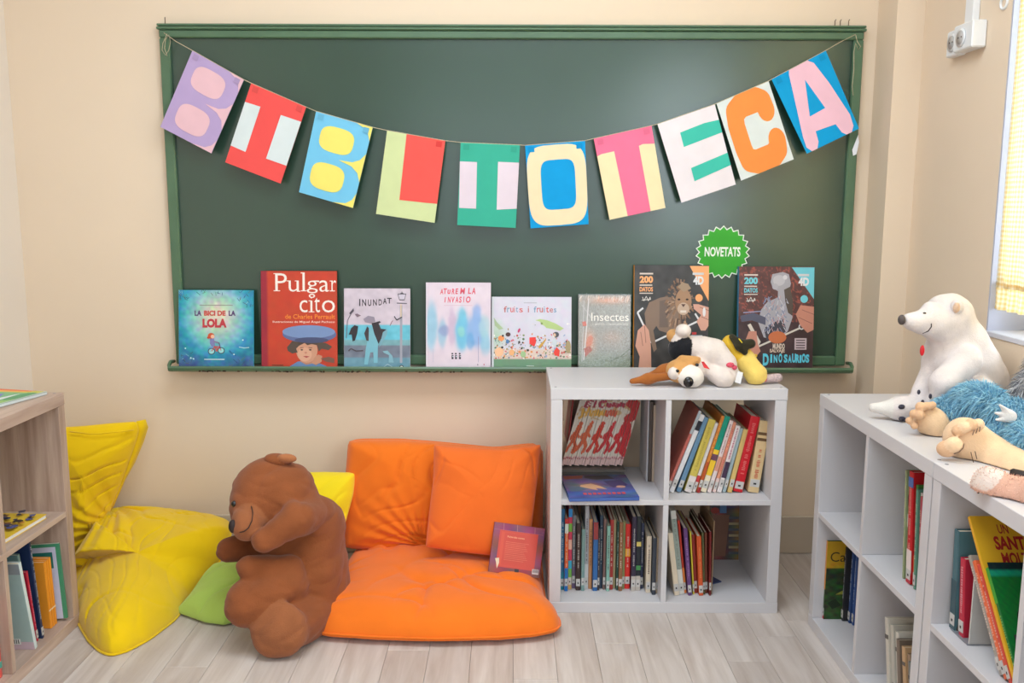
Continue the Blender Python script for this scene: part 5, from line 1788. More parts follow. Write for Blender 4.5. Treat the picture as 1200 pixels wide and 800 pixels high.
# 7, 8 -- the pair of 200 DATOS hardbacks
def datos(label, x0, x1, z1, edge, acc, spine, lion, tilt):
    t, A = display(label, x0, x1, z1, (0, 0, 100, 137), edge, spine=spine, thick=0.024, tilt=tilt)
    bgc = (62, 60, 60) if lion else (66, 44, 46)

    def fb(U, V):
        n = N2(U, V, .12) - .5
        if lion:
            return bgc[0] + 30 * n, bgc[1] + 30 * n, bgc[2] + 28 * n
        r = ridgef(U, V) * (V < 72)
        return bgc[0] + 26 * n + 90 * r, bgc[1] + 20 * n + 34 * r, bgc[2] + 22 * n + 20 * r

    def ridgef(U, V):
        q = 1 - np.abs(2 * N2(U, V, .22, 7) - 1)
        return np.clip((q - .86) * 8, 0, 1) * .9 + .25
    A.grid(80, 100, fb)
    if lion:
        for k in range(5):
            A.n += 0
        A.poly([(74, 1), (100, 1), (100, 46)], acc)
    else:
        A.poly([(70, 1), (100, 1), (100, 42)], acc)
    A.text('200', 7, 14, 25, 23, acc, bold=.05).text('DATOS', 7, 28, 25, 34, acc, bold=.04)
    A.rect(7, 10, 25, 12, (214, 200, 190)).rect(7, 25, 24, 26.5, (214, 200, 190)).rect(7, 35.5, 25, 36.8, (214, 200, 190))
    A.line([(11, 41), (13, 46), (16, 40), (19, 46), (21, 41), (22, 44), (10, 45)], .8, (220, 214, 208))
    A.text('4D', 79, 14, 93, 25, (226, 224, 226), bold=.05).rect(78, 9.5, 93, 12.5, (206, 204, 208))
    A.ell(87, 42, 5, 5, acc, 20)
    skin = (214, 160, 140)
    # the tablet as a white frame seen at an angle
    if lion:
        fr = [(4, 61), (12, 56), (60, 50), (87, 70), (24, 100)]
        A.line([(12, 55), (4.5, 61), (24, 100), (88, 71), (82, 62)], 2.4, (222, 220, 222))
        A.poly([(14, 62), (20, 48), (34, 42), (44, 40), (60, 48), (66, 80), (54, 90), (34, 84), (30, 78), (26, 84), (31, 108), (27, 112), (22, 96), (16, 78)], (134, 110, 94))
        A.poly([(34, 46), (44, 44), (46, 80), (34, 80)], (112, 94, 84))
        rr = random.Random(2)
        for k in range(150):
            a = rr.uniform(0, 2 * PI)
            r1 = rr.uniform(.3, 1.0)
            cx, cy = 61 + 17 * r1 * math.cos(a), 50 + 30 * r1 * math.sin(a)
            A.line([(cx, cy), (cx + 4 * math.cos(a), cy + 7 * math.sin(a) + 2)], 1.8, rr.choice([(120, 92, 74), (150, 118, 96), (96, 74, 62), (172, 138, 112), (142, 106, 80)]))
            A.n -= 0.97
        A.n += 1
        A.ell(66, 47, 11, 17, (166, 128, 98), 24).ell(66, 56, 8, 8, (196, 168, 146), 16).ell(60, 44, 2, 1.3, (50, 36, 30), 8).ell(71, 44, 2, 1.3, (50, 36, 30), 8).poly([(63, 50), (69, 50), (66, 54)], (90, 60, 52)).rect(62, 58, 70, 61, (226, 212, 200)).poly([(58, 28), (64, 22), (72, 24), (76, 30), (66, 34)], (164, 138, 112))
        A.poly([(2, 104), (5, 84), (14, 76), (20, 84), (22, 96), (23, 106), (24, 137), (6, 137), (8, 118)], skin).line([(14, 78), (16, 100)], .8, (150, 100, 90)).line([(9, 86), (12, 104)], .8, (150, 100, 90))
        A.poly([(100, 54), (86, 50), (79, 50), (80, 56), (90, 64), (84, 72), (90, 84), (96, 84), (100, 78)], skin).line([(88, 54), (100, 58)], .8, (150, 100, 90)).line([(90, 66), (100, 70)], .8, (150, 100, 90))
        A.rect(75, 90, 92, 95, (206, 206, 208)).rect(78, 86, 84, 89, (200, 60, 60))
        A.ell(94, 60, 2, 6, (230, 226, 226))
    else:
        A.poly([(30, 56), (26, 72), (34, 92), (52, 96), (66, 84), (72, 66), (70, 50), (66, 34), (69, 22), (66, 10), (58, 7), (44, 10), (42, 20), (45, 28), (52, 32), (52, 40), (38, 46)], (168, 164, 172))
        A.poly([(60, 30), (68, 26), (72, 44), (72, 64), (66, 60), (62, 46)], (84, 72, 64)).poly([(34, 80), (60, 66), (64, 84), (50, 94), (38, 96)], (66, 62, 72))
        rr = random.Random(4)
        for k in range(120):
            cx, cy = rr.uniform(34, 64), rr.uniform(38, 84)
            A.line([(cx, cy), (cx + rr.uniform(-4, 4), cy + rr.uniform(2, 7))], .9, rr.choice([(200, 196, 204), (150, 150, 166), (120, 130, 160), (190, 150, 150)]))
            A.n -= 0.97
        A.n += 1
        A.ell(53, 18, 8, 7, (190, 186, 192)).ell(61, 14, 3, 3, (210, 206, 210)).ell(48, 26, 4, 4, (176, 172, 180))
        A.poly([(2, 64), (20, 60), (36, 66), (36, 76), (18, 70), (4, 72)], (84, 84, 104)).line([(6, 60), (30, 58)], 1.2, (150, 156, 190))
        A.poly([(12, 76), (16, 74), (30, 98), (27, 103)], (214, 202, 190)).line([(27, 104), (86, 78)], 2.4, (214, 204, 194)).ell(84, 78, 4, 4, (210, 206, 206)).ell(84, 78, 2.4, 2.4, (90, 70, 70))
        A.ell(52, 92, 12, 8, (200, 110, 66))
        A.poly([(8, 100), (14, 84), (24, 84), (26, 100), (30, 110), (22, 120), (18, 137), (10, 128)], (200, 136, 116)).poly([(100, 52), (82, 50), (76, 62), (82, 76), (92, 86), (100, 82)], (196, 132, 112)).line([(84, 56), (100, 62)], .8, (140, 90, 80)).line([(80, 66), (98, 74)], .8, (140, 90, 80))
        A.rect(75, 93, 91, 108, (196, 176, 180))
        for k in range(4):
            A.rect(77, 95 + k * 3.3, 89, 96.4 + k * 3.3, (90, 70, 76))
        A.text('MUNDO', 46, 100, 62, 107, (226, 206, 190), bold=.04).text('SALVAJE', 42, 107, 62, 113, (214, 190, 172), bold=.04)
        for k, (s_, x_) in enumerate(zip('DINOSAURIOS', (33, 43, 47.5, 54, 61, 66.5, 72, 77, 82, 85, 90))):
            A.text(s_, x_, 113 + (k % 3), x_ + (8 if k == 0 else (2.6 if s_ == 'I' else 5)), 125 + (0 if k else 4), (96, 200, 222), bold=.05)
            A.n -= 0.97
        A.n += 1
        for k in range(16):
            A.rect(32 + k * 4.1, 133, 34.4 + k * 4.1, 137, [(200, 70, 50), (220, 150, 110), (70, 60, 110), (190, 50, 60)][k % 4])
        A.ell(23, 116, 2.4, 2.4, (236, 190, 50))
    finish(t, A)
    return t


datos('dark hardback 200 DATOS with a lion, orange spine, behind the plush dog', 0.474, 0.752, 1.138, (66, 60, 58), (244, 170, 110), (226, 150, 52), True, 0)
datos('dark hardback DINOSAURIOS with blue spine, rightmost on the chalk tray', 0.864, 1.145, 1.134, (60, 40, 42), (112, 200, 214), (66, 130, 170), False, 0)

# picture book propped on the orange mattress against the white bookcase
t = thing('picture_book', 'purple and red picture book propped on the orange mattress by the bookcase', 'book', (-0.060, -0.475, 0.1180), (math.radians(-20), math.radians(10), 0.10))
MB().bbox(0, 0.178, 0, 0.002, 0, 0.168, b=0.0004).bbox(0, 0.178, 0.007, 0.009, 0, 0.168, b=0.0004).bbox(-0.001, 0.002, 0, 0.009, 0, 0.168, b=0.0004).build('cover', cover_mat((128, 60, 80)), t)
MB().box(0.002, 0.176, 0.002, 0.007, 0.002, 0.166).build('pages', M_PAGES, t)
A = Art(0.178, 0.168, (0, 0, 100, 100))
A.grid(24, 24, lambda U, V: (138 + 24 * np.sin(U / 9) * np.sin(V / 13), 62 + 12 * np.sin(U / 7 + 1), 84 + 22 * np.sin(V / 9)))
for k in (18, 45, 80):
    A.line([(k, 0), (k + 1, 14)], .8, (190, 130, 130))
A.line([(0, 14), (100, 14)], .6, (180, 120, 120)).rect(12, 14, 88, 88, (206, 72, 58)).rect(16, 17, 84, 85, (214, 84, 60)).rect(22, 18, 84, 84, (208, 74, 56))
A.text('Pulgarcito contes', 28, 24, 62, 29, (240, 170, 130), bold=.02)
for k in range(11):
    A.rect(26, 36 + k * 3.6, 72 - (k * 7) % 9, 37 + k * 3.6, (226, 120, 90))
A.poly([(9, 72), (17, 70), (18, 80), (15, 92), (12, 80)], (226, 210, 180)).rect(50, 88, 58, 95, (40, 34, 40)).rect(84, 84, 97, 94, (214, 200, 196))
for k in range(7):
    A.rect(85.5 + k * 1.6, 85, 86.3 + k * 1.6, 91, (70, 60, 60))
A.build('cover_print', M_PRINT, t)

# ================================================================== FLOOR CUSHIONS
def cloth(name, rgb, **k):
    return mat(name, rgb, rough=0.85, vary=0.05, vscale=9, bump=0.25, bscale=520, sheen=0.25, spec=0.2, **k)


M_ORANGE = cloth('orange_canvas', (244, 120, 28))
M_ORANGE2 = cloth('orange_pillow_canvas', (240, 112, 38))
M_YELLOW = cloth('yellow_canvas', (242, 200, 6))
M_YELLOW2 = cloth('bright_yellow_cotton', (250, 222, 30))
M_LIME = cloth('lime_green_cotton', (178, 208, 96))


def folds(P, dirv, freq, amp, o, warp=1.5, sharp=2.0):
    """soft directional creases"""
    d = np.array(dirv, float)
    d /= np.linalg.norm(d)
    c = P @ d
    w = vnoise(P, 3.2, o) * warp + vnoise(P, 8.0, o + 5) * warp * 0.3
    q = 1 - np.abs(np.sin(PI * (c * freq + w * freq * 0.35)))
    m = np.clip(vnoise(P, 5.0, o + 11) * 1.9 - 0.55, 0, 1)
    return amp * (q ** sharp) * m


def soft_obj(name, data, m, parent, off, zmin=None):
    V, F = data[0], data[1]
    return mesh_np(name, V, F, m, parent, off)


def spoly(pts, n=6, it=2):
    return pts


# ---- orange floor mattress
ML = (-0.22, -0.45, 0.0)
mt = thing('floor_mattress', 'big orange floor mattress lying on the laminate beside the white bookcase', 'mattress', ML)
o_ = [(-0.585, -0.14), (-0.60, -0.35), (-0.612, -0.55), (-0.622, -0.66), (-0.612, -0.725), (-0.56, -0.752), (-0.40, -0.772), (-0.22, -0.784), (-0.02, -0.772), (0.10, -0.750), (0.160, -0.722), (0.176, -0.690),
      (0.172, -0.640), (0.150, -0.585), (0.134, -0.530), (0.130, -0.42), (0.130, -0.15), (0.10, -0.09), (-0.22, -0.08), (-0.54, -0.09)]
outl = [(x, y, 0.022) for x, y in o_]


def w_mat(P, r, th):
    a = folds(P, (0.75, 0.9, 0), 6.0, -0.020, 3.0, sharp=3.2, warp=0.9) + folds(P, (0.2, 1, 0), 8.0, -0.018, 9.0, sharp=3.5, warp=0.9)
    a += folds(P, (1, -0.5, 0), 7.0, -0.015, 17.0, sharp=3.2)
    a += 0.030 * (vnoise(P, 4.0, 2.0) - 0.5)
    # pleats radiating from where the back rest presses on it
    d = np.hypot(P[:, 0] + 0.25, P[:, 1] + 0.16)
    a += 0.004 * np.exp(-((P[:, 1] + 0.26) / 0.07) ** 2) * np.sin(P[:, 0] * 55 + 6 * vnoise(P, 6.0, 8.0))
    return a


D = puff(outl, (-0.22, -0.45, 0.022), (0, 0, 1), 0.098, 0.018, p=7.5, na=320, nr=80, wr=w_mat, zmin=0.001, q=0.55, smooth_out=3)
soft_obj('mattress_cover', D, M_ORANGE, mt, ML)
rg = D[2]
MB().tube([(p[0] + (p[0] + 0.22) * 0.004, p[1] + (p[1] + 0.45) * 0.006, 0.030) for p in rg[::3]], 0.0035, n=6, closed=True).build('piped_seam', M_ORANGE, mt, off=ML)

# ---- long orange back bolster against the wall
BL_ = (-0.22, -0.10, 0.12)
bk = thing('back_cushion', 'long orange back cushion leaning on the wall behind the mattress', 'cushion', BL_)
c4 = [(-0.5866,-0.1500,0.4889), (-0.5374,-0.1400,0.4929), (-0.3962,-0.1250,0.4894), (-0.2374,-0.1150,0.4741), (-0.0451,-0.1100,0.4534), (0.10, -0.108, 0.470), (0.134, -0.115, 0.452), (0.134, -0.14, 0.30), (0.132, -0.17, 0.13), (0.10, -0.18, 0.085), (-0.2, -0.19, 0.08), (-0.50, -0.20, 0.085), (-0.6061,-0.2000,0.0967), (-0.6091,-0.1800,0.2551), (-0.5924,-0.1650,0.3983)]


def w_back(P, r, th):
    a = folds(P, (0.5, 0, 1), 8.0, -0.020, 23.0, sharp=5) + folds(P, (1, 0, -0.35), 9.0, -0.018, 31.0, sharp=5)
    a += 0.022 * (vnoise(P, 6.0, 12.0) - 0.5)
    # gathered lower left corner
    d = np.hypot(P[:, 0] + 0.36, P[:, 2] - 0.16)
    a += 0.007 * np.exp(-(d / 0.16) ** 2) * np.sin(np.arctan2(P[:, 2] - 0.12, P[:, 0] + 0.30) * 26)
    return a


D = puff(c4, (-0.22, -0.155, 0.29), (0, -1, 0.25), 0.085, 0.075, p=5.0, na=260, nr=60, wr=w_back, q=0.5, smooth_out=3)
D[0][:, 1] = np.minimum(D[0][:, 1], -0.018)
soft_obj('cushion_cover', D, M_ORANGE, bk, BL_)
MB().tube([tuple(p) for p in D[2][::3]], 0.003, n=6, closed=True).build('piped_seam', M_ORANGE, bk, off=BL_)

# ---- square orange pillow in front of it
PL_ = (-0.08, -0.36, 0.13)
pi_ = thing('throw_pillow', 'square darker orange pillow leaning on the back cushion', 'pillow', PL_)
cs = [(-0.2589,-0.2720,0.5096), (-0.1641,-0.2750,0.5013), (-0.0115,-0.2700,0.4909), (0.1232,-0.2620,0.5080), (0.1107,-0.3000,0.3929), (0.0923,-0.3450,0.2504), (0.0741,-0.3850,0.1334), (-0.0547,-0.3950,0.1434), (-0.1593,-0.3950,0.1556), (-0.2826,-0.3850,0.1701), (-0.2730,-0.3450,0.2808), (-0.2603,-0.3050,0.3934)]


def w_pil(P, r, th):
    return folds(P, (0.35, 0.3, 1), 9.0, -0.014, 41.0, sharp=4) + folds(P, (-0.6, 0.3, 1), 10.0, -0.012, 47.0, sharp=5) + 0.018 * (vnoise(P, 8.0, 14.0) - 0.5)


D = puff(cs, (-0.088, -0.325, 0.345), (0, -1, 0.28), 0.062, 0.045, p=2.6, na=220, nr=50, wr=w_pil, q=0.62, smooth_out=1)
soft_obj('pillow_cover', D, M_ORANGE2, pi_, PL_)

# ---- small yellow pillow behind the bear
YL_ = (-0.62, -0.28, 0.12)
yp = thing('throw_pillow', 'small bright yellow pillow tucked behind the brown bear', 'pillow', YL_)
cs = [(-0.7811,-0.2000,0.3822), (-0.6711,-0.2000,0.3857), (-0.5551,-0.2000,0.3828), (-0.5602,-0.2350,0.3064), (-0.5831,-0.2750,0.2168), (-0.6009,-0.3100,0.1076), (-0.7803,-0.3100,0.0748), (-0.8486,-0.2600,0.2494)]
D = puff(cs, (-0.655, -0.255, 0.27), (0, -1, 0.28), 0.055, 0.045, p=2.6, na=160, nr=36, wr=w_pil, q=0.62, smooth_out=1)
soft_obj('pillow_cover', D, M_YELLOW2, yp, YL_)

# ---- lime cushion under the bear
GL_ = (-0.93, -0.56, 0.0)
gc = thing('throw_pillow', 'lime green pillow on the floor under the brown bear', 'pillow', GL_)
cs = [(-1.1031,-0.5615,0.0100), (-0.9811,-0.6357,0.0100), (-0.9142,-0.6534,0.0100), (-0.84, -0.60, 0.012), (-0.74, -0.48, 0.03), (-0.78, -0.38, 0.10), (-0.9208,-0.4000,0.1272), (-1.0124,-0.4400,0.1216), (-1.0362,-0.4600,0.0990), (-1.0686,-0.5000,0.0487)]
D = puff(cs, (-0.89, -0.52, 0.075), (0.0, -0.45, 0.9), 0.060, 0.045, p=2.4, na=160, nr=36, wr=w_pil, zmin=0.002, q=0.62, smooth_out=1)
soft_obj('pillow_cover', D, M_LIME, gc, GL_)

# ---- large yellow beanbag cushion with its upright corner flap
BB_ = (-1.30, -0.42, 0.0)
bb_ = thing('floor_cushion', 'large slouching yellow floor cushion between the oak bookcase and the bear', 'cushion', BB_)
cs = [(-1.4923,-0.4764,0.0060), (-1.3978,-0.6257,0.0040), (-1.3019,-0.7538,0.0040), (-1.2377,-0.8190,0.0040), (-1.1922,-0.8452,0.0040), (-1.1544,-0.8185,0.0040), (-1.1172,-0.7415,0.0040), (-1.0876,-0.6116,0.0040), (-1.0866,-0.4467,0.0060),
      (-1.0545,-0.3600,0.0436), (-1.0156,-0.3200,0.1104), (-1.0005,-0.2600,0.1777), (-1.0408,-0.1700,0.1841), (-1.1215,-0.1000,0.1790), (-1.2462,-0.0700,0.1851), (-1.3690,-0.0500,0.1881), (-1.4678,-0.0500,0.1947), (-1.5631,-0.0600,0.1841), (-1.6369,-0.1200,0.1304), (-1.50, -0.26, 0.20), (-1.52, -0.40, 0.12), (-1.5842,-0.2705,0.0300)]
NK = np.array((-1.4757,-0.2000,0.1672))


def w_bag(P, r, th):
    v = P - NK
    d = np.linalg.norm(v, axis=1)
    ang = np.arctan2(v[:, 2] * 0.8 - v[:, 1] * 0.6, v[:, 0])
    a = 0.010 * np.exp(-(d / 0.20) ** 2) * np.clip(d / 0.06, 0, 1) * np.sin(ang * 15 + 6 * vnoise(P, 6.0, 3.0))
    a += folds(P, (0.8, -0.5, 0.5), 6.5, -0.020, 53.0, sharp=7) + folds(P, (0.2, 0.6, 1), 9.0, -0.018, 59.0, sharp=7) + folds(P, (1, 0.5, 0.2), 12.0, -0.010, 63.0, sharp=6)
    a += 0.026 * (vnoise(P, 5.0, 21.0) - 0.5)
    a -= 0.022 * np.exp(-(d / 0.08) ** 2)
    return a


D = puff(cs, (-1.2898,-0.3600,0.0685), (0.12, -0.62, 0.78), 0.125, 0.055, p=2.5, na=300, nr=80, wr=w_bag, zmin=0.002, q=0.60, smooth_out=3)
D[0][:, 1] = np.minimum(D[0][:, 1], -0.02)
soft_obj('cushion_cover', D, M_YELLOW, bb_, BB_)
rg = [tuple(p) for p in D[2][:150:2]]
MB().tube([(p[0] - 0.001, p[1] - 0.003, max(p[2], 0.005)) for p in rg], 0.0045, n=6).build('piped_seam', M_YELLOW, bb_, off=BB_)
cs = [(-1.4956,-0.1500,0.2023), (-1.4826,-0.1450,0.2407), (-1.4357,-0.1500,0.3420), (-1.3998,-0.1550,0.4258), (-1.3716,-0.1600,0.4925), (-1.3599,-0.1600,0.5315), (-1.3653,-0.1650,0.5650), (-1.4532,-0.1800,0.5620), (-1.5429,-0.1900,0.5545), (-1.6319,-0.2000,0.5503), (-1.6990,-0.2000,0.4861), (-1.6977,-0.2000,0.2915), (-1.6774,-0.2000,0.0936), (-1.5933,-0.2200,0.0686), (-1.5349,-0.2000,0.1339)]


def w_flap(P, r, th):
    v = P - NK
    d = np.linalg.norm(v, axis=1)
    ang = np.arctan2(v[:, 2], v[:, 0])
    return 0.009 * np.exp(-(d / 0.17) ** 2) * np.sin(ang * 17 + 4 * vnoise(P, 7.0, 1.0)) + folds(P, (0.6, 0, 1), 9.0, -0.016, 61.0, sharp=5) + 0.014 * (vnoise(P, 6.0, 9.0) - 0.5)


D = puff(cs, (-1.5358,-0.2000,0.3572), (0.0, -1, 0.22), 0.055, 0.04, p=2.6, na=220, nr=50, wr=w_flap, q=0.6, smooth_out=2)
soft_obj('upright_flap', D, M_YELLOW, bb_, BB_)
# the folded edge of the flap that turns its inner side to the room
hem = MB()
A_ = [(-1.3674,-0.1600,0.5638), (-1.3740,-0.1500,0.5224), (-1.3947,-0.1500,0.4408), (-1.4305,-0.1450,0.3570), (-1.4699,-0.1400,0.2724), (-1.4962,-0.1400,0.2122)]
B_ = [(-1.3460,-0.1350,0.5643), (-1.3402,-0.1300,0.5338), (-1.3592,-0.1300,0.4814), (-1.3949,-0.1320,0.4028), (-1.4368,-0.1340,0.3305), (-1.4839,-0.1360,0.2309)]
vs = [tuple(p) for p in A_] + [tuple(p) for p in B_]
hem.add(vs, [(i, i + 1, i + 7, i + 6) for i in range(5)], smooth=True)
o = hem.build('folded_edge', M_YELLOW, bb_, off=BB_)
md = o.modifiers.new('thickness', 'SOLIDIFY')
md.thickness = 0.006
md.offset = 0
MB().tube([tuple(p) for p in B_], 0.003, n=6).build('hem', M_YELLOW, bb_, off=BB_)
MB().tube([(-1.5780,-0.2350,0.5434), (-1.4918,-0.2360,0.5344), (-1.4050,-0.2220,0.5406), (-1.3658,-0.1900,0.5390)], 0.0022, n=6).build('hem', M_YELLOW, bb_, off=BB_)

def snap(S, p, lift=0.0):
    """slide a point along the viewing depth (world Y) onto the front of a soft body"""
    q = np.array([[p[0], p[1] - 0.16, p[2]]])
    for _ in range(90):
        d = float(S.ev(q)[0])
        if d < 0.0006:
            break
        q[0, 1] += max(0.0008, d * 0.7)
        if q[0, 1] > p[1] + 0.16:
            return p
    return (p[0], float(q[0, 1]) - lift, p[2])


# ================================================================== BIG BROWN TEDDY BEAR
def plush(name, **k):
    return mat(name, attr=True, rough=0.95, vary=0.10, vscale=26, bump=0.45, bscale=260, sheen=0.15, spec=0.1, **k)


M_PLUSH = plush('short_pile_plush')
M_BLACKP = mat('black_plastic_eye', (22, 18, 18), rough=0.15, spec=0.6)
M_NOSE = mat('dark_stitched_nose', (48, 34, 32), rough=0.6)
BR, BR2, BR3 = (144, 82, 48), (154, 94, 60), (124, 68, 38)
TB = (-0.68, -0.66, 0.0)
tb = thing('teddy_bear', 'large brown teddy bear slumped on its side between the yellow and orange cushions', 'teddy bear', TB)
S = Soft()
S.ell((-0.6231,-0.5700,0.1766), (.100, .15, .18), BR, rot=(0, -6, 0))
S.ell((-0.6273,-0.6200,0.0508), (.105, .13, .100), BR, k=.06)
S.ell((-0.6323,-0.5600,0.3200), (.098, .115, .09), BR, k=.06)
S.ell((-0.7174,-0.6000,0.2531), (.08, .09, .07), BR, k=.04)
# head
S.ell((-0.7390,-0.6200,0.4328), (.138, .125, .122), BR, k=.030, rot=(0, 20, 0))
S.ell((-0.7916,-0.6800,0.4023), (.075, .08, .07), BR, k=.04)
S.ell((-0.7895,-0.7450,0.3894), (.054, .062, .055), BR2, k=.010)
# near arm folded across the chest
S.cap((-0.6059,-0.6000,0.3577), (-0.6421,-0.7450,0.4008), .058, .055, BR, k=.028)
S.cap((-0.6421,-0.7450,0.4008), (-0.7300,-0.7950,0.3511), .056, .038, BR, k=.006)
# far arm
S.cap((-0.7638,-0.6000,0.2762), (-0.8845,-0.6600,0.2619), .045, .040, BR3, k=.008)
# left leg
S.cap((-0.6805,-0.7200,0.2219), (-0.7891,-0.7650,0.2543), .052, .040, BR, k=.005)
S.cap((-0.6890,-0.7350,0.1777), (-0.7598,-0.7900,0.1548), .074, .076, BR, k=.018)
S.ell((-0.7989,-0.8000,0.1483), (.056, .066, .068), BR, k=.03)
# right leg with its sole to the room
S.cap((-0.6137,-0.6800,0.0673), (-0.6684,-0.8000,0.0767), .078, .078, BR, k=.004)
S.ell((-0.6866,-0.8400,0.0853), (.086, .046, .090), BR2, k=.012, rot=(-12, 0, 0))


def bear_wr(Q):
    w = 0.007 * (ridged(Q * np.array([1.0, 1.0, 1.6]), 8.0, 3.0) ** 3 - 0.3)
    return w + 0.004 * (ridged(Q * np.array([1.0, 1.0, 2.4]), 15.0, 7.0) ** 2 - 0.4)


V, F, Cc = S.mesh(0.0050, extra=bear_wr, zmin=0.003)
mesh_np('body', V, F, M_PLUSH, tb, TB, Cc)
BS = S
S = Soft()
S.ell((-0.7239,-0.6300,0.5543), (.044, .026, .020), BR, rot=(0, 8, 0))
S.ell((-0.6893,-0.6480,0.5651), (.030, .014, .014), (176, 112, 72), k=.006, rot=(0, 6, 0))
V, F, Cc = S.mesh(0.004)
mesh_np('ear', V, F, M_PLUSH, tb, TB, Cc)['label'] = 'small ear with a tan inside'
MB().ell(snap(BS, (-0.8376,-0.7000,0.4424), -0.001), (.0095, .008, .010), 14).build('eye', M_BLACKP, tb, off=TB)
MB().ell((-0.8270,-0.7850,0.3903), (.013, .013, .021), 14).build('nose', M_NOSE, tb, off=TB)
MB().tube([snap(BS, q, 0.001) for q in ((-0.7765,-0.8000,0.4442), (-0.7667,-0.8000,0.4308), (-0.7649,-0.8000,0.4121), (-0.7734,-0.8000,0.3933), (-0.7867,-0.8000,0.3825), (-0.7997,-0.8000,0.3798))], 0.0016, n=6).build('mouth_stitch', M_NOSE, tb, off=TB)

# ================================================================== PLUSH TOYS ON THE WHITE BOOKCASE
CR, TAN, DTAN, BLK = (226, 212, 204), (206, 152, 92), (166, 98, 48), (34, 34, 38)
DG = (0.62, -0.46, 0.77)
dg = thing('plush_dog', 'cream plush beagle with long tan ears lying on the white bookcase', 'plush toy', DG)
S = Soft()
zt = 0.772
S.ell((0.6753,-0.4400,0.8679), (.066, .055, .052), CR, rot=(0, 20, 0))                     # shoulders / chest
S.cap((0.6536,-0.4200,0.8761), (0.5914,-0.4000,0.8786), .046, .046, CR, k=.02)
S.cap((0.5914,-0.4150,0.8780), (0.6094,-0.3800,0.8843), .048, .040, BLK, k=.004)                 # black saddle
S.ell((0.5612,-0.4000,0.9222), (.022, .03, .024), TAN, k=.006, rot=(0, -30, 0))
S.ell((0.5732,-0.4150,0.9128), (.022, .026, .024), CR, k=.008, rot=(0, -20, 0))
S.ell((0.5894,-0.4300,0.9438), (.0265, .026, .0235), CR, k=.004)                            # upturned paw
S.cap((0.6925,-0.4500,0.8810), (0.7248,-0.4750,0.8452), .040, .032, CR, k=.01)                    # front leg
S.cap((0.7248,-0.4750,0.8452), (0.7407,-0.4850,0.8099), .032, .026, CR, k=.01)
S.cap((0.6827,-0.4800,0.8117), (0.7112,-0.5050,0.7965), .028, .034, CR, k=.008)                   # lower paw
S.ell((0.6391,-0.4700,0.8269), (.035, .035, .032), CR, k=.01)
S.ell((0.5707,-0.4900,0.8189), (.050, .040, .040), TAN, k=.008, rot=(0, 0, 0))              # head
S.cap((0.5780,-0.4900,0.8559), (0.6201,-0.4900,0.8532), .017, .015, TAN, k=.01)
S.ell((0.5430,-0.5200,0.8158), (.018, .016, .020), CR, k=.006)
S.ell((0.6017,-0.5200,0.8047), (.042, .036, .038), (236, 228, 220), k=.006)                 # muzzle
V, F, Cc = S.mesh(0.0035, extra=lambda Q: 0.002 * (ridged(Q, 34.0, 3.0) - 0.5), zmin=zt)
mesh_np('body', V, F, M_PLUSH, dg, DG, Cc)
S = Soft()
S.cap((0.5330,-0.5000,0.8035), (0.4660,-0.5000,0.7948), .013, .015, DTAN)
S.cap((0.4660,-0.5000,0.7948), (0.4130,-0.5000,0.7861), .015, .009, DTAN, k=.02)
V, F, Cc = S.mesh(0.003, zmin=zt)
mesh_np('ear', V, F, M_PLUSH, dg, DG, Cc)
S = Soft()
S.cap((0.5708,-0.4850,0.8465), (0.5200,-0.4750,0.8160), .014, .018, DTAN)
S.cap((0.5200,-0.4750,0.8160), (0.4760,-0.4700,0.8006), .018, .010, DTAN, k=.02)
V, F, Cc = S.mesh(0.003, zmin=zt)
mesh_np('ear', V, F, M_PLUSH, dg, DG, Cc)
MB().ell((0.5867,-0.5560,0.7947), (.0165, .010, .0175), 18).build('nose', M_BLACKP, dg, off=DG)
for e in ((0.6215,-0.5120,0.8429), (0.5548,-0.5300,0.8262)):
    MB().ell(e, (.0065, .005, .0055), 12).build('eye', M_BLACKP, dg, off=DG)
tg = MB().add([(0.6318,-0.5270,0.8568), (0.6399,-0.5280,0.8570), (0.6615,-0.5220,0.8307), (0.6408,-0.5270,0.8371)], [(0, 1, 2, 3)])
o = tg.build('red_tag', mat('red_felt', (222, 60, 66), rough=0.8), dg, off=DG)
o.modifiers.new('thickness', 'SOLIDIFY').thickness = 0.002

# yellow plush toy
YT = (0.80, -0.44, 0.77)
yt = thing('plush_toy', 'yellow tube-shaped plush toy with a dark floppy head patch beside the beagle', 'plush toy', YT)
YE, OL = (236, 196, 78), (52, 48, 34)
S = Soft()
S.cap((0.7550,-0.4000,0.8966), (0.7953,-0.4300,0.8492), .030, .033, (236, 190, 60))
S.cap((0.7953,-0.4300,0.8492), (0.8293,-0.4600,0.8026), .033, .037, (238, 206, 110), k=.02)
V, F, Cc = S.mesh(0.004, extra=lambda Q: 0.003 * (ridged(Q * np.array([1, 1, 1.6]), 30.0, 5.0) - 0.5), zmin=zt)
mesh_np('body', V, F, M_PLUSH, yt, YT, Cc)
S = Soft()
S.cap((0.7518,-0.4320,0.9244), (0.7755,-0.4550,0.8993), .010, .018, OL)
S.cap((0.7755,-0.4550,0.8993), (0.8106,-0.4500,0.9043), .018, .016, OL, k=.01)
S.cap((0.7822,-0.4520,0.8931), (0.7893,-0.4600,0.8772), .016, .010, OL, k=.01)
V, F, Cc = S.mesh(0.003)
mesh_np('dark_ear', V, F, M_PLUSH, yt, YT, Cc)
MB().tube([(0.7630,-0.4780,0.9254), (0.7743,-0.4800,0.9116)], 0.0016, n=6).build('yellow_stitch', M_YELLOW2, yt, off=YT)
tg = MB().add([(0.7572,-0.5070,0.8225), (0.7739,-0.5080,0.8171), (0.7670,-0.5080,0.7802), (0.7475,-0.5070,0.7856)], [(0, 1, 2, 3)])
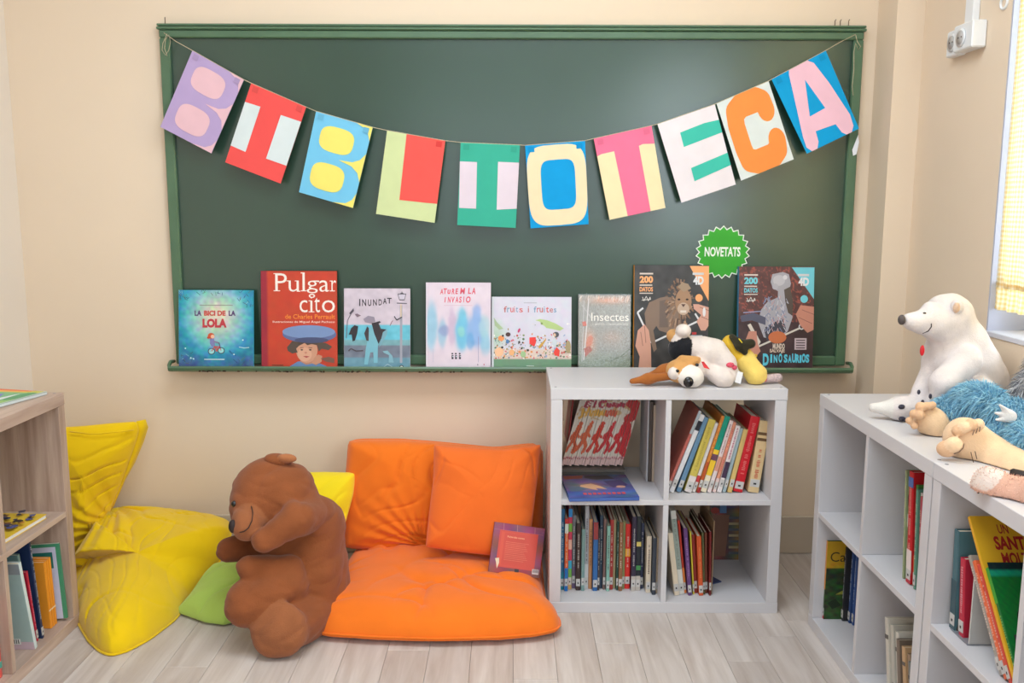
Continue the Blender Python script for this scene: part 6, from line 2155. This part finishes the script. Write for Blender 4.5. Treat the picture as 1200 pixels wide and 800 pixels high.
o = tg.build('care_label', mat('white_satin_label', (236, 234, 234), rough=0.5), yt, off=YT)
o.modifiers.new('thickness', 'SOLIDIFY').thickness = 0.0012
GK = mat('pink_checked_cotton', (214, 84, 104), rough=0.9, vary=0.35, vscale=180)
MB().ell((0.7310,-0.5080,0.8425), (.014, .006, .009), 12).ell((0.7453,-0.5080,0.8340), (.009, .006, .008), 10).build('checked_bow', GK, yt, off=YT)
S = Soft()
S.cap((0.8583,-0.4600,0.7883), (0.9066,-0.4500,0.7894), .013, .015, (196, 176, 176))
V, F, Cc = S.mesh(0.003, zmin=zt)
mesh_np('striped_foot', V, F, mat('grey_striped_knit', (190, 168, 168), rough=0.95, vary=0.35, vscale=150), yt, YT)
MB().ell((0.8577,-0.4720,0.7906), (.006, .006, .011), 12).build('checked_cuff', GK, yt, off=YT)

# ================================================================== PLUSH TOYS ON THE WINDOW-WALL BOOKCASES
WB = (222, 211, 208)
PB = (1.22, -0.92, 0.77)
pb_ = thing('plush_polar_bear', 'white plush polar bear sitting on the bookcase by the window', 'plush toy', PB)
S = Soft()
S.ell((1.3150,-0.8800,0.8580), (.110, .11, .105), WB)                        # seat and belly
S.ell((1.2821,-0.9000,0.9352), (.086, .085, .088), WB, k=.05)
S.ell((1.2158,-0.9300,0.9232), (.050, .06, .07), WB, k=.04)
S.ell((1.2626,-0.9100,0.9997), (.062, .062, .06), WB, k=.05)                 # neck
S.ell((1.2248,-0.9300,1.0573), (.066, .064, .062), WB, k=.03)                # head
S.ell((1.1549,-0.9650,1.0823), (.020, .022, .018), WB, k=.010)              # brow
S.ell((1.1795,-0.9550,1.0319), (.045, .045, .040), WB, k=.03)
S.cap((1.1645,-0.9600,1.0466), (1.0974,-0.9850,1.0472), .041, .024, WB, k=.015)  # muzzle
S.ell((1.1403,-0.9750,1.0274), (.028, .024, .016), WB, k=.012)
S.cap((1.2510,-0.9900,0.9408), (1.1806,-1.0200,0.8852), .043, .036, WB, k=.012)   # near arm
S.cap((1.1806,-1.0200,0.8852), (1.1715,-1.0200,0.8523), .036, .026, WB, k=.014)
S.cap((1.1957,-0.9300,0.9062), (1.1504,-0.9600,0.8492), .034, .026, WB, k=.010)   # far arm
S.cap((1.2904,-1.0000,0.8484), (1.2073,-1.0400,0.8286), .050, .036, WB, k=.012)   # near thigh
S.cap((1.1838,-0.9700,0.8130), (1.0902,-0.9700,0.8030), .036, .032, WB, k=.02)    # far leg stretched out
S.cap((1.0902,-0.9700,0.8030), (1.0232,-0.9550,0.8019), .030, .014, (226, 220, 214), k=.02)
V, F, Cc = S.mesh(0.0052, extra=lambda Q: 0.003 * (ridged(Q, 22.0, 3.0) - 0.5), zmin=0.772)
mesh_np('body', V, F, M_PLUSH, pb_, PB, Cc)
PS = S
MB().ell((1.0660,-0.9980,1.0534), (.010, .011, .014), 16).build('nose', mat('grey_brown_nose', (84, 74, 72), rough=0.5), pb_, off=PB)
S = Soft()
S.ell((1.2191,-0.9850,1.0870), (.017, .014, .022), WB)
S.ell((1.2109,-0.9970,1.0860), (.009, .006, .014), (214, 180, 154), k=.002)
V, F, Cc = S.mesh(0.003)
mesh_np('ear', V, F, M_PLUSH, pb_, PB, Cc)
MB().ell(snap(PS, (1.1281,-0.9850,1.0706)), (.005, .003, .0035), 10).build('eye', M_BLACKP, pb_, off=PB)
MB().tube([snap(PS, q, .0008) for q in ((1.1438,-0.9800,1.0444), (1.1445,-0.9800,1.0351), (1.1383,-0.9800,1.0234), (1.1273,-0.9800,1.0163))], 0.0014, n=6).build('mouth_stitch', M_NOSE, pb_, off=PB)
MB().ell((1.1331,-0.9850,0.9679), (.0065, .004, .015), 14).build('red_button', mat('red_enamel', (206, 30, 40), rough=0.3), pb_, off=PB)
for q in ((1.0800,-0.9700,0.8151), (1.0846,-0.9700,0.7813)):
    MB().ell(snap(PS, q), (.0095, .005, .007), 12).build('paw_pad', mat('slate_pad', (66, 62, 74), rough=0.8), pb_, off=PB)
for q in ((1.1334,-0.9500,0.8519), (1.1455,-0.9500,0.8495), (1.1378,-0.9600,0.8275)):
    MB().ell(snap(PS, q), (.0045, .004, .007), 12).build('paw_pad', MATS['slate_pad'], pb_, off=PB)


def fur(V, F, n, length, thick, cols, keep=None, seed=0, droop=0.4):
    """short curved tapering hairs standing on a surface"""
    r = np.random.default_rng(seed)
    T = V[np.array(F)]
    nrm = np.cross(T[:, 1] - T[:, 0], T[:, 2] - T[:, 0])
    ar = np.linalg.norm(nrm, axis=1)
    nrm /= ar[:, None] + 1e-12
    if keep is not None:
        ar = ar * keep(T.mean(1))
    k = r.choice(len(T), n, p=ar / ar.sum())
    u = r.random((n, 1))
    w = r.random((n, 1))
    base = T[k, 0] * (1 - u) * (1 - w) + T[k, 1] * u * (1 - w) + T[k, 2] * u * w + T[k, 3] * (1 - u) * w
    base = base - nrm[k] * 0.002
    comb = np.stack([vnoise(base, 14.0, 1.0) - .5, vnoise(base, 14.0, 9.0) - .5, vnoise(base, 14.0, 19.0) - .5 - droop * .5], 1) * 1.6
    d = nrm[k] + comb + r.normal(0, .22, (n, 3))
    d /= np.linalg.norm(d, axis=1)[:, None]
    L = length * r.uniform(.6, 1.25, (n, 1))
    s = np.cross(d, r.normal(0, 1, (n, 3)))
    s /= np.linalg.norm(s, axis=1)[:, None]
    mid = base + d * L * .55
    tip = base + d * L + np.array([0, 0, -1]) * L * droop
    VV = np.stack([base + s * thick, base - s * thick, mid + s * thick * .6, mid - s * thick * .6, tip], 1).reshape(-1, 3)
    b = np.arange(n) * 5
    FF = [(i, i + 1, i + 3, i + 2) for i in b] + [(i + 2, i + 3, i + 4) for i in b]
    C = np.array([lin(c) for c in cols])[r.integers(0, len(cols), n)]
    return VV, FF, np.repeat(C, 5, axis=0)


M_FUR = mat('long_pile_fur', attr=True, rough=0.8, vary=0.15, vscale=30, sheen=0.4, spec=0.2)
BLU = (104, 164, 196)
SK, SK2 = (236, 200, 162), (222, 178, 140)
MO = (1.20, -1.22, 0.77)
mo = thing('plush_monster', 'blue furry plush creature with big beige bare feet on the bookcase', 'plush toy', MO)
S = Soft()
S.ell((1.2279,-1.1200,0.8555), (.060, .07, .045), BLU)
S.ell((1.1601,-1.1000,0.8282), (.036, .04, .026), BLU, k=.02)
S.ell((1.2453,-1.2400,0.8347), (.050, .05, .050), BLU, k=.03)
S.ell((1.1993,-1.2800,0.8019), (.034, .03, .030), BLU, k=.02)
S.ell((1.2155,-1.3600,0.8064), (.040, .05, .045), BLU, k=.03)
V, F, Cc = S.mesh(0.005, zmin=0.772)
mesh_np('body', V, F, M_PLUSH, mo, MO, Cc)
fv, ff, fc = fur(V, F, 13000, .028, .0011, [(126, 186, 214), (150, 204, 226), (104, 162, 196), (170, 214, 230)], seed=3)
o = mesh_np('fur', fv, ff, M_FUR, mo, MO, fc, smooth=False)
o['kind'] = 'stuff'
# near foot, sole to the room
S = Soft()
S.ell((1.1295,-1.3300,0.7815), (.074, .048, .052), SK, rot=(0, 32, 0))
S.ell((1.0865,-1.3300,0.8146), (.046, .044, .048), SK, k=.03)
S.cap((1.1548,-1.3800,0.7608), (1.1750,-1.4500,0.7518), .055, .050, SK, k=.03)
for x_, y_, r_ in ((1107, 523, .0175),):
    pass
S.ell((1.0272,-1.3720,0.7989), (.024, .018, .020), SK2, k=.006)
S.ell((1.0356,-1.3850,0.8126), (.020, .016, .018), SK, k=.006)
S.ell((1.0496,-1.3720,0.8417), (.015, .014, .014), SK2, k=.005)
S.ell((1.0597,-1.3780,0.8513), (.014, .014, .014), SK, k=.005)
S.ell((1.0760,-1.3760,0.8569), (.013, .014, .015), SK2, k=.005)
S.ell((1.0959,-1.3720,0.8560), (.013, .014, .015), SK, k=.005)
V, F, Cc = S.mesh(0.004, zmin=0.772)
mesh_np('foot', V, F, M_PLUSH, mo, MO, Cc)['label'] = 'big beige bare foot'
M_STITCH = mat('brown_stitching', (110, 84, 70), rough=0.8)
crease = MB()
crease.tube([(1.0322,-1.3950,0.7931), (1.0427,-1.3970,0.7978), (1.0527,-1.3950,0.8073), (1.0549,-1.3930,0.8169)], .0012, n=5)
crease.build('toe_stitch', M_STITCH, mo, off=MO)
for q in ([(1138, 510, -1.392), (1139, 503, -1.391)], [(1143, 508, -1.392), (1143, 501, -1.391)], [(1147, 505, -1.391), (1147, 499, -1.390)]):
    pass
TS_ = [[(1.0734,-1.3920,0.8368), (1.0769,-1.3910,0.8486)], [(1.0814,-1.3910,0.8405), (1.0849,-1.3900,0.8523)], [(1.0895,-1.3900,0.8443), (1.0910,-1.3890,0.8561)],
       [(1.1431,-1.3850,0.7968), (1.1554,-1.3880,0.7956)], [(1.1389,-1.3870,0.7872), (1.1545,-1.3910,0.7863)], [(1.1353,-1.3880,0.7773), (1.1517,-1.3940,0.7770)], [(1.1316,-1.3890,0.7674), (1.1475,-1.3960,0.7675)], [(1.1285,-1.3890,0.7572), (1.1440,-1.3970,0.7556)],
       [(1.0706,-1.3960,0.7976), (1.0794,-1.3940,0.7728)], [(1.0802,-1.3960,0.7996), (1.0861,-1.3950,0.7812)]]
for seg in TS_:
    MB().tube(seg, .0010, n=5).build('stitch', M_STITCH, mo, off=MO)
# far foot
S = Soft()
S.ell((1.1149,-1.1300,0.7965), (.034, .034, .042), SK, rot=(0, -12, 0))
S.ell((1.0920,-1.1200,0.8099), (.030, .03, .036), SK, k=.02)
for p_, r_ in (((1.0648,-1.1450,0.8471), .013), ((1.0807,-1.1480,0.8501), .011), ((1.0951,-1.1450,0.8517), .010), ((1.0508,-1.1400,0.8280), .011), ((1.0434,-1.1350,0.8088), .010), ((1.0552,-1.1400,0.7966), .010), ((1.0595,-1.1550,0.8271), .012)):
    S.ell(p_, r_, SK2, k=.004)
V, F, Cc = S.mesh(0.0035, zmin=0.772)
mesh_np('foot', V, F, M_PLUSH, mo, MO, Cc)['label'] = 'smaller beige foot with curled toes'
# white claws of its hand
S = Soft()
for a_, b_ in (((1.2012,-1.3050,0.8607), (1.1589,-1.3250,0.8735)), ((1.2005,-1.3050,0.8690), (1.1675,-1.3250,0.8920)), ((1.2038,-1.3050,0.8544), (1.1623,-1.3250,0.8570))):
    S.cap(a_, b_, .009, .003, (238, 232, 230), k=.006)
S.ell((1.2081,-1.3000,0.8595), (.016, .012, .014), (236, 230, 230), k=.01)
V, F, Cc = S.mesh(0.003)
mesh_np('white_claws', V, F, M_PLUSH, mo, MO, Cc)

# grey shaggy plush at the picture edge
GS = (1.26, -1.30, 0.77)
gs = thing('plush_animal', 'shaggy grey and white plush animal at the right picture edge', 'plush toy', GS)
S = Soft()
S.ell((1.350, -1.165, 0.865), (.055, .06, .075), (190, 186, 184))
S.ell((1.310, -1.110, 0.815), (.040, .045, .036), (200, 196, 196), k=.03)
S.ell((1.372, -1.185, 0.960), (.042, .05, .05), (150, 146, 146), k=.03)
S.ell((1.35, -1.15, 0.805), (.055, .05, .033), (190, 186, 184), k=.03)
V, F, Cc = S.mesh(0.006, zmin=0.772)
mesh_np('body', V, F, M_PLUSH, gs, GS, Cc)
fv, ff, fc = fur(V, F, 9000, .032, .0011, [(206, 202, 202), (170, 168, 170), (90, 88, 92), (120, 118, 124), (226, 222, 222)], seed=8)
mesh_np('fur', fv, ff, M_FUR, gs, GS, fc, smooth=False)['kind'] = 'stuff'

# pinkish plush arm with dark claws lying at the near edge
PA = (1.16, -1.62, 0.77)
pa = thing('plush_toy', 'pinkish brown plush stretching a clawed paw to the shelf edge', 'plush toy', PA)
PK = (216, 168, 146)
S = Soft()
S.ell((1.0070,-1.6000,0.7868), (.030, .034, .034), (226, 206, 194))
S.cap((1.0135,-1.6000,0.7721), (1.0703,-1.6600,0.7775), .037, .036, PK, k=.02)
S.cap((1.0703,-1.6600,0.7775), (1.22, -1.72, 0.815), .036, .045, PK, k=.02)
S.ell((1.235, -1.80, 0.845), (.085, .10, .075), PK, k=.03)
S.ell((1.300, -1.70, 0.865), (.062, .060, .060), PK, k=.02)
S.ell((1.272, -1.655, 0.850), (.028, .028, .024), PK, k=.01)
S.cap((1.20, -1.88, 0.82), (1.10, -1.97, 0.81), .046, .040, PK, k=.015)
S.cap((1.29, -1.87, 0.82), (1.25, -1.99, 0.81), .046, .040, PK, k=.015)
V, F, Cc = S.mesh(0.0045, zmin=0.772)
mesh_np('arm', V, F, M_PLUSH, pa, PA, Cc)
fv, ff, fc = fur(V, F, 16000, .007, .0008, [PK, (226, 180, 158), (200, 150, 130)], seed=12, droop=.1, keep=lambda c: (c[:, 2] > 0.775) * 1.0)
mesh_np('fur', fv, ff, M_FUR, pa, PA, fc, smooth=False)['kind'] = 'stuff'
for a_, b_ in (((0.9834,-1.6000,0.7940), (0.9808,-1.6000,0.7830)), ((0.9812,-1.6000,0.7775), (0.9856,-1.6000,0.7665))):
    MB().tube([a_, b_], .0022, n=8).build('claw', M_BLACKP, pa, off=PA)
# dark rubber grip lying on the paw
gr = thing('dark_handle', 'short dark brown cylindrical handle resting on the pinkish plush paw', 'handle', (1.0911,-1.5500,0.7900))
q0 = np.array((1.0911,-1.5500,0.7900))
MB().tube([tuple(np.array((1.0792,-1.5450,0.7922)) - q0), tuple(np.array((1.0830,-1.5480,0.7922)) - q0), tuple(np.array((1.0977,-1.5700,0.7924)) - q0), tuple(np.array((1.1215,-1.6000,0.7907)) - q0)], .012, n=14, rs=[.009, .012, .012, .012]).build('grip', mat('dark_brown_rubber', (48, 38, 34), rough=0.6), gr)
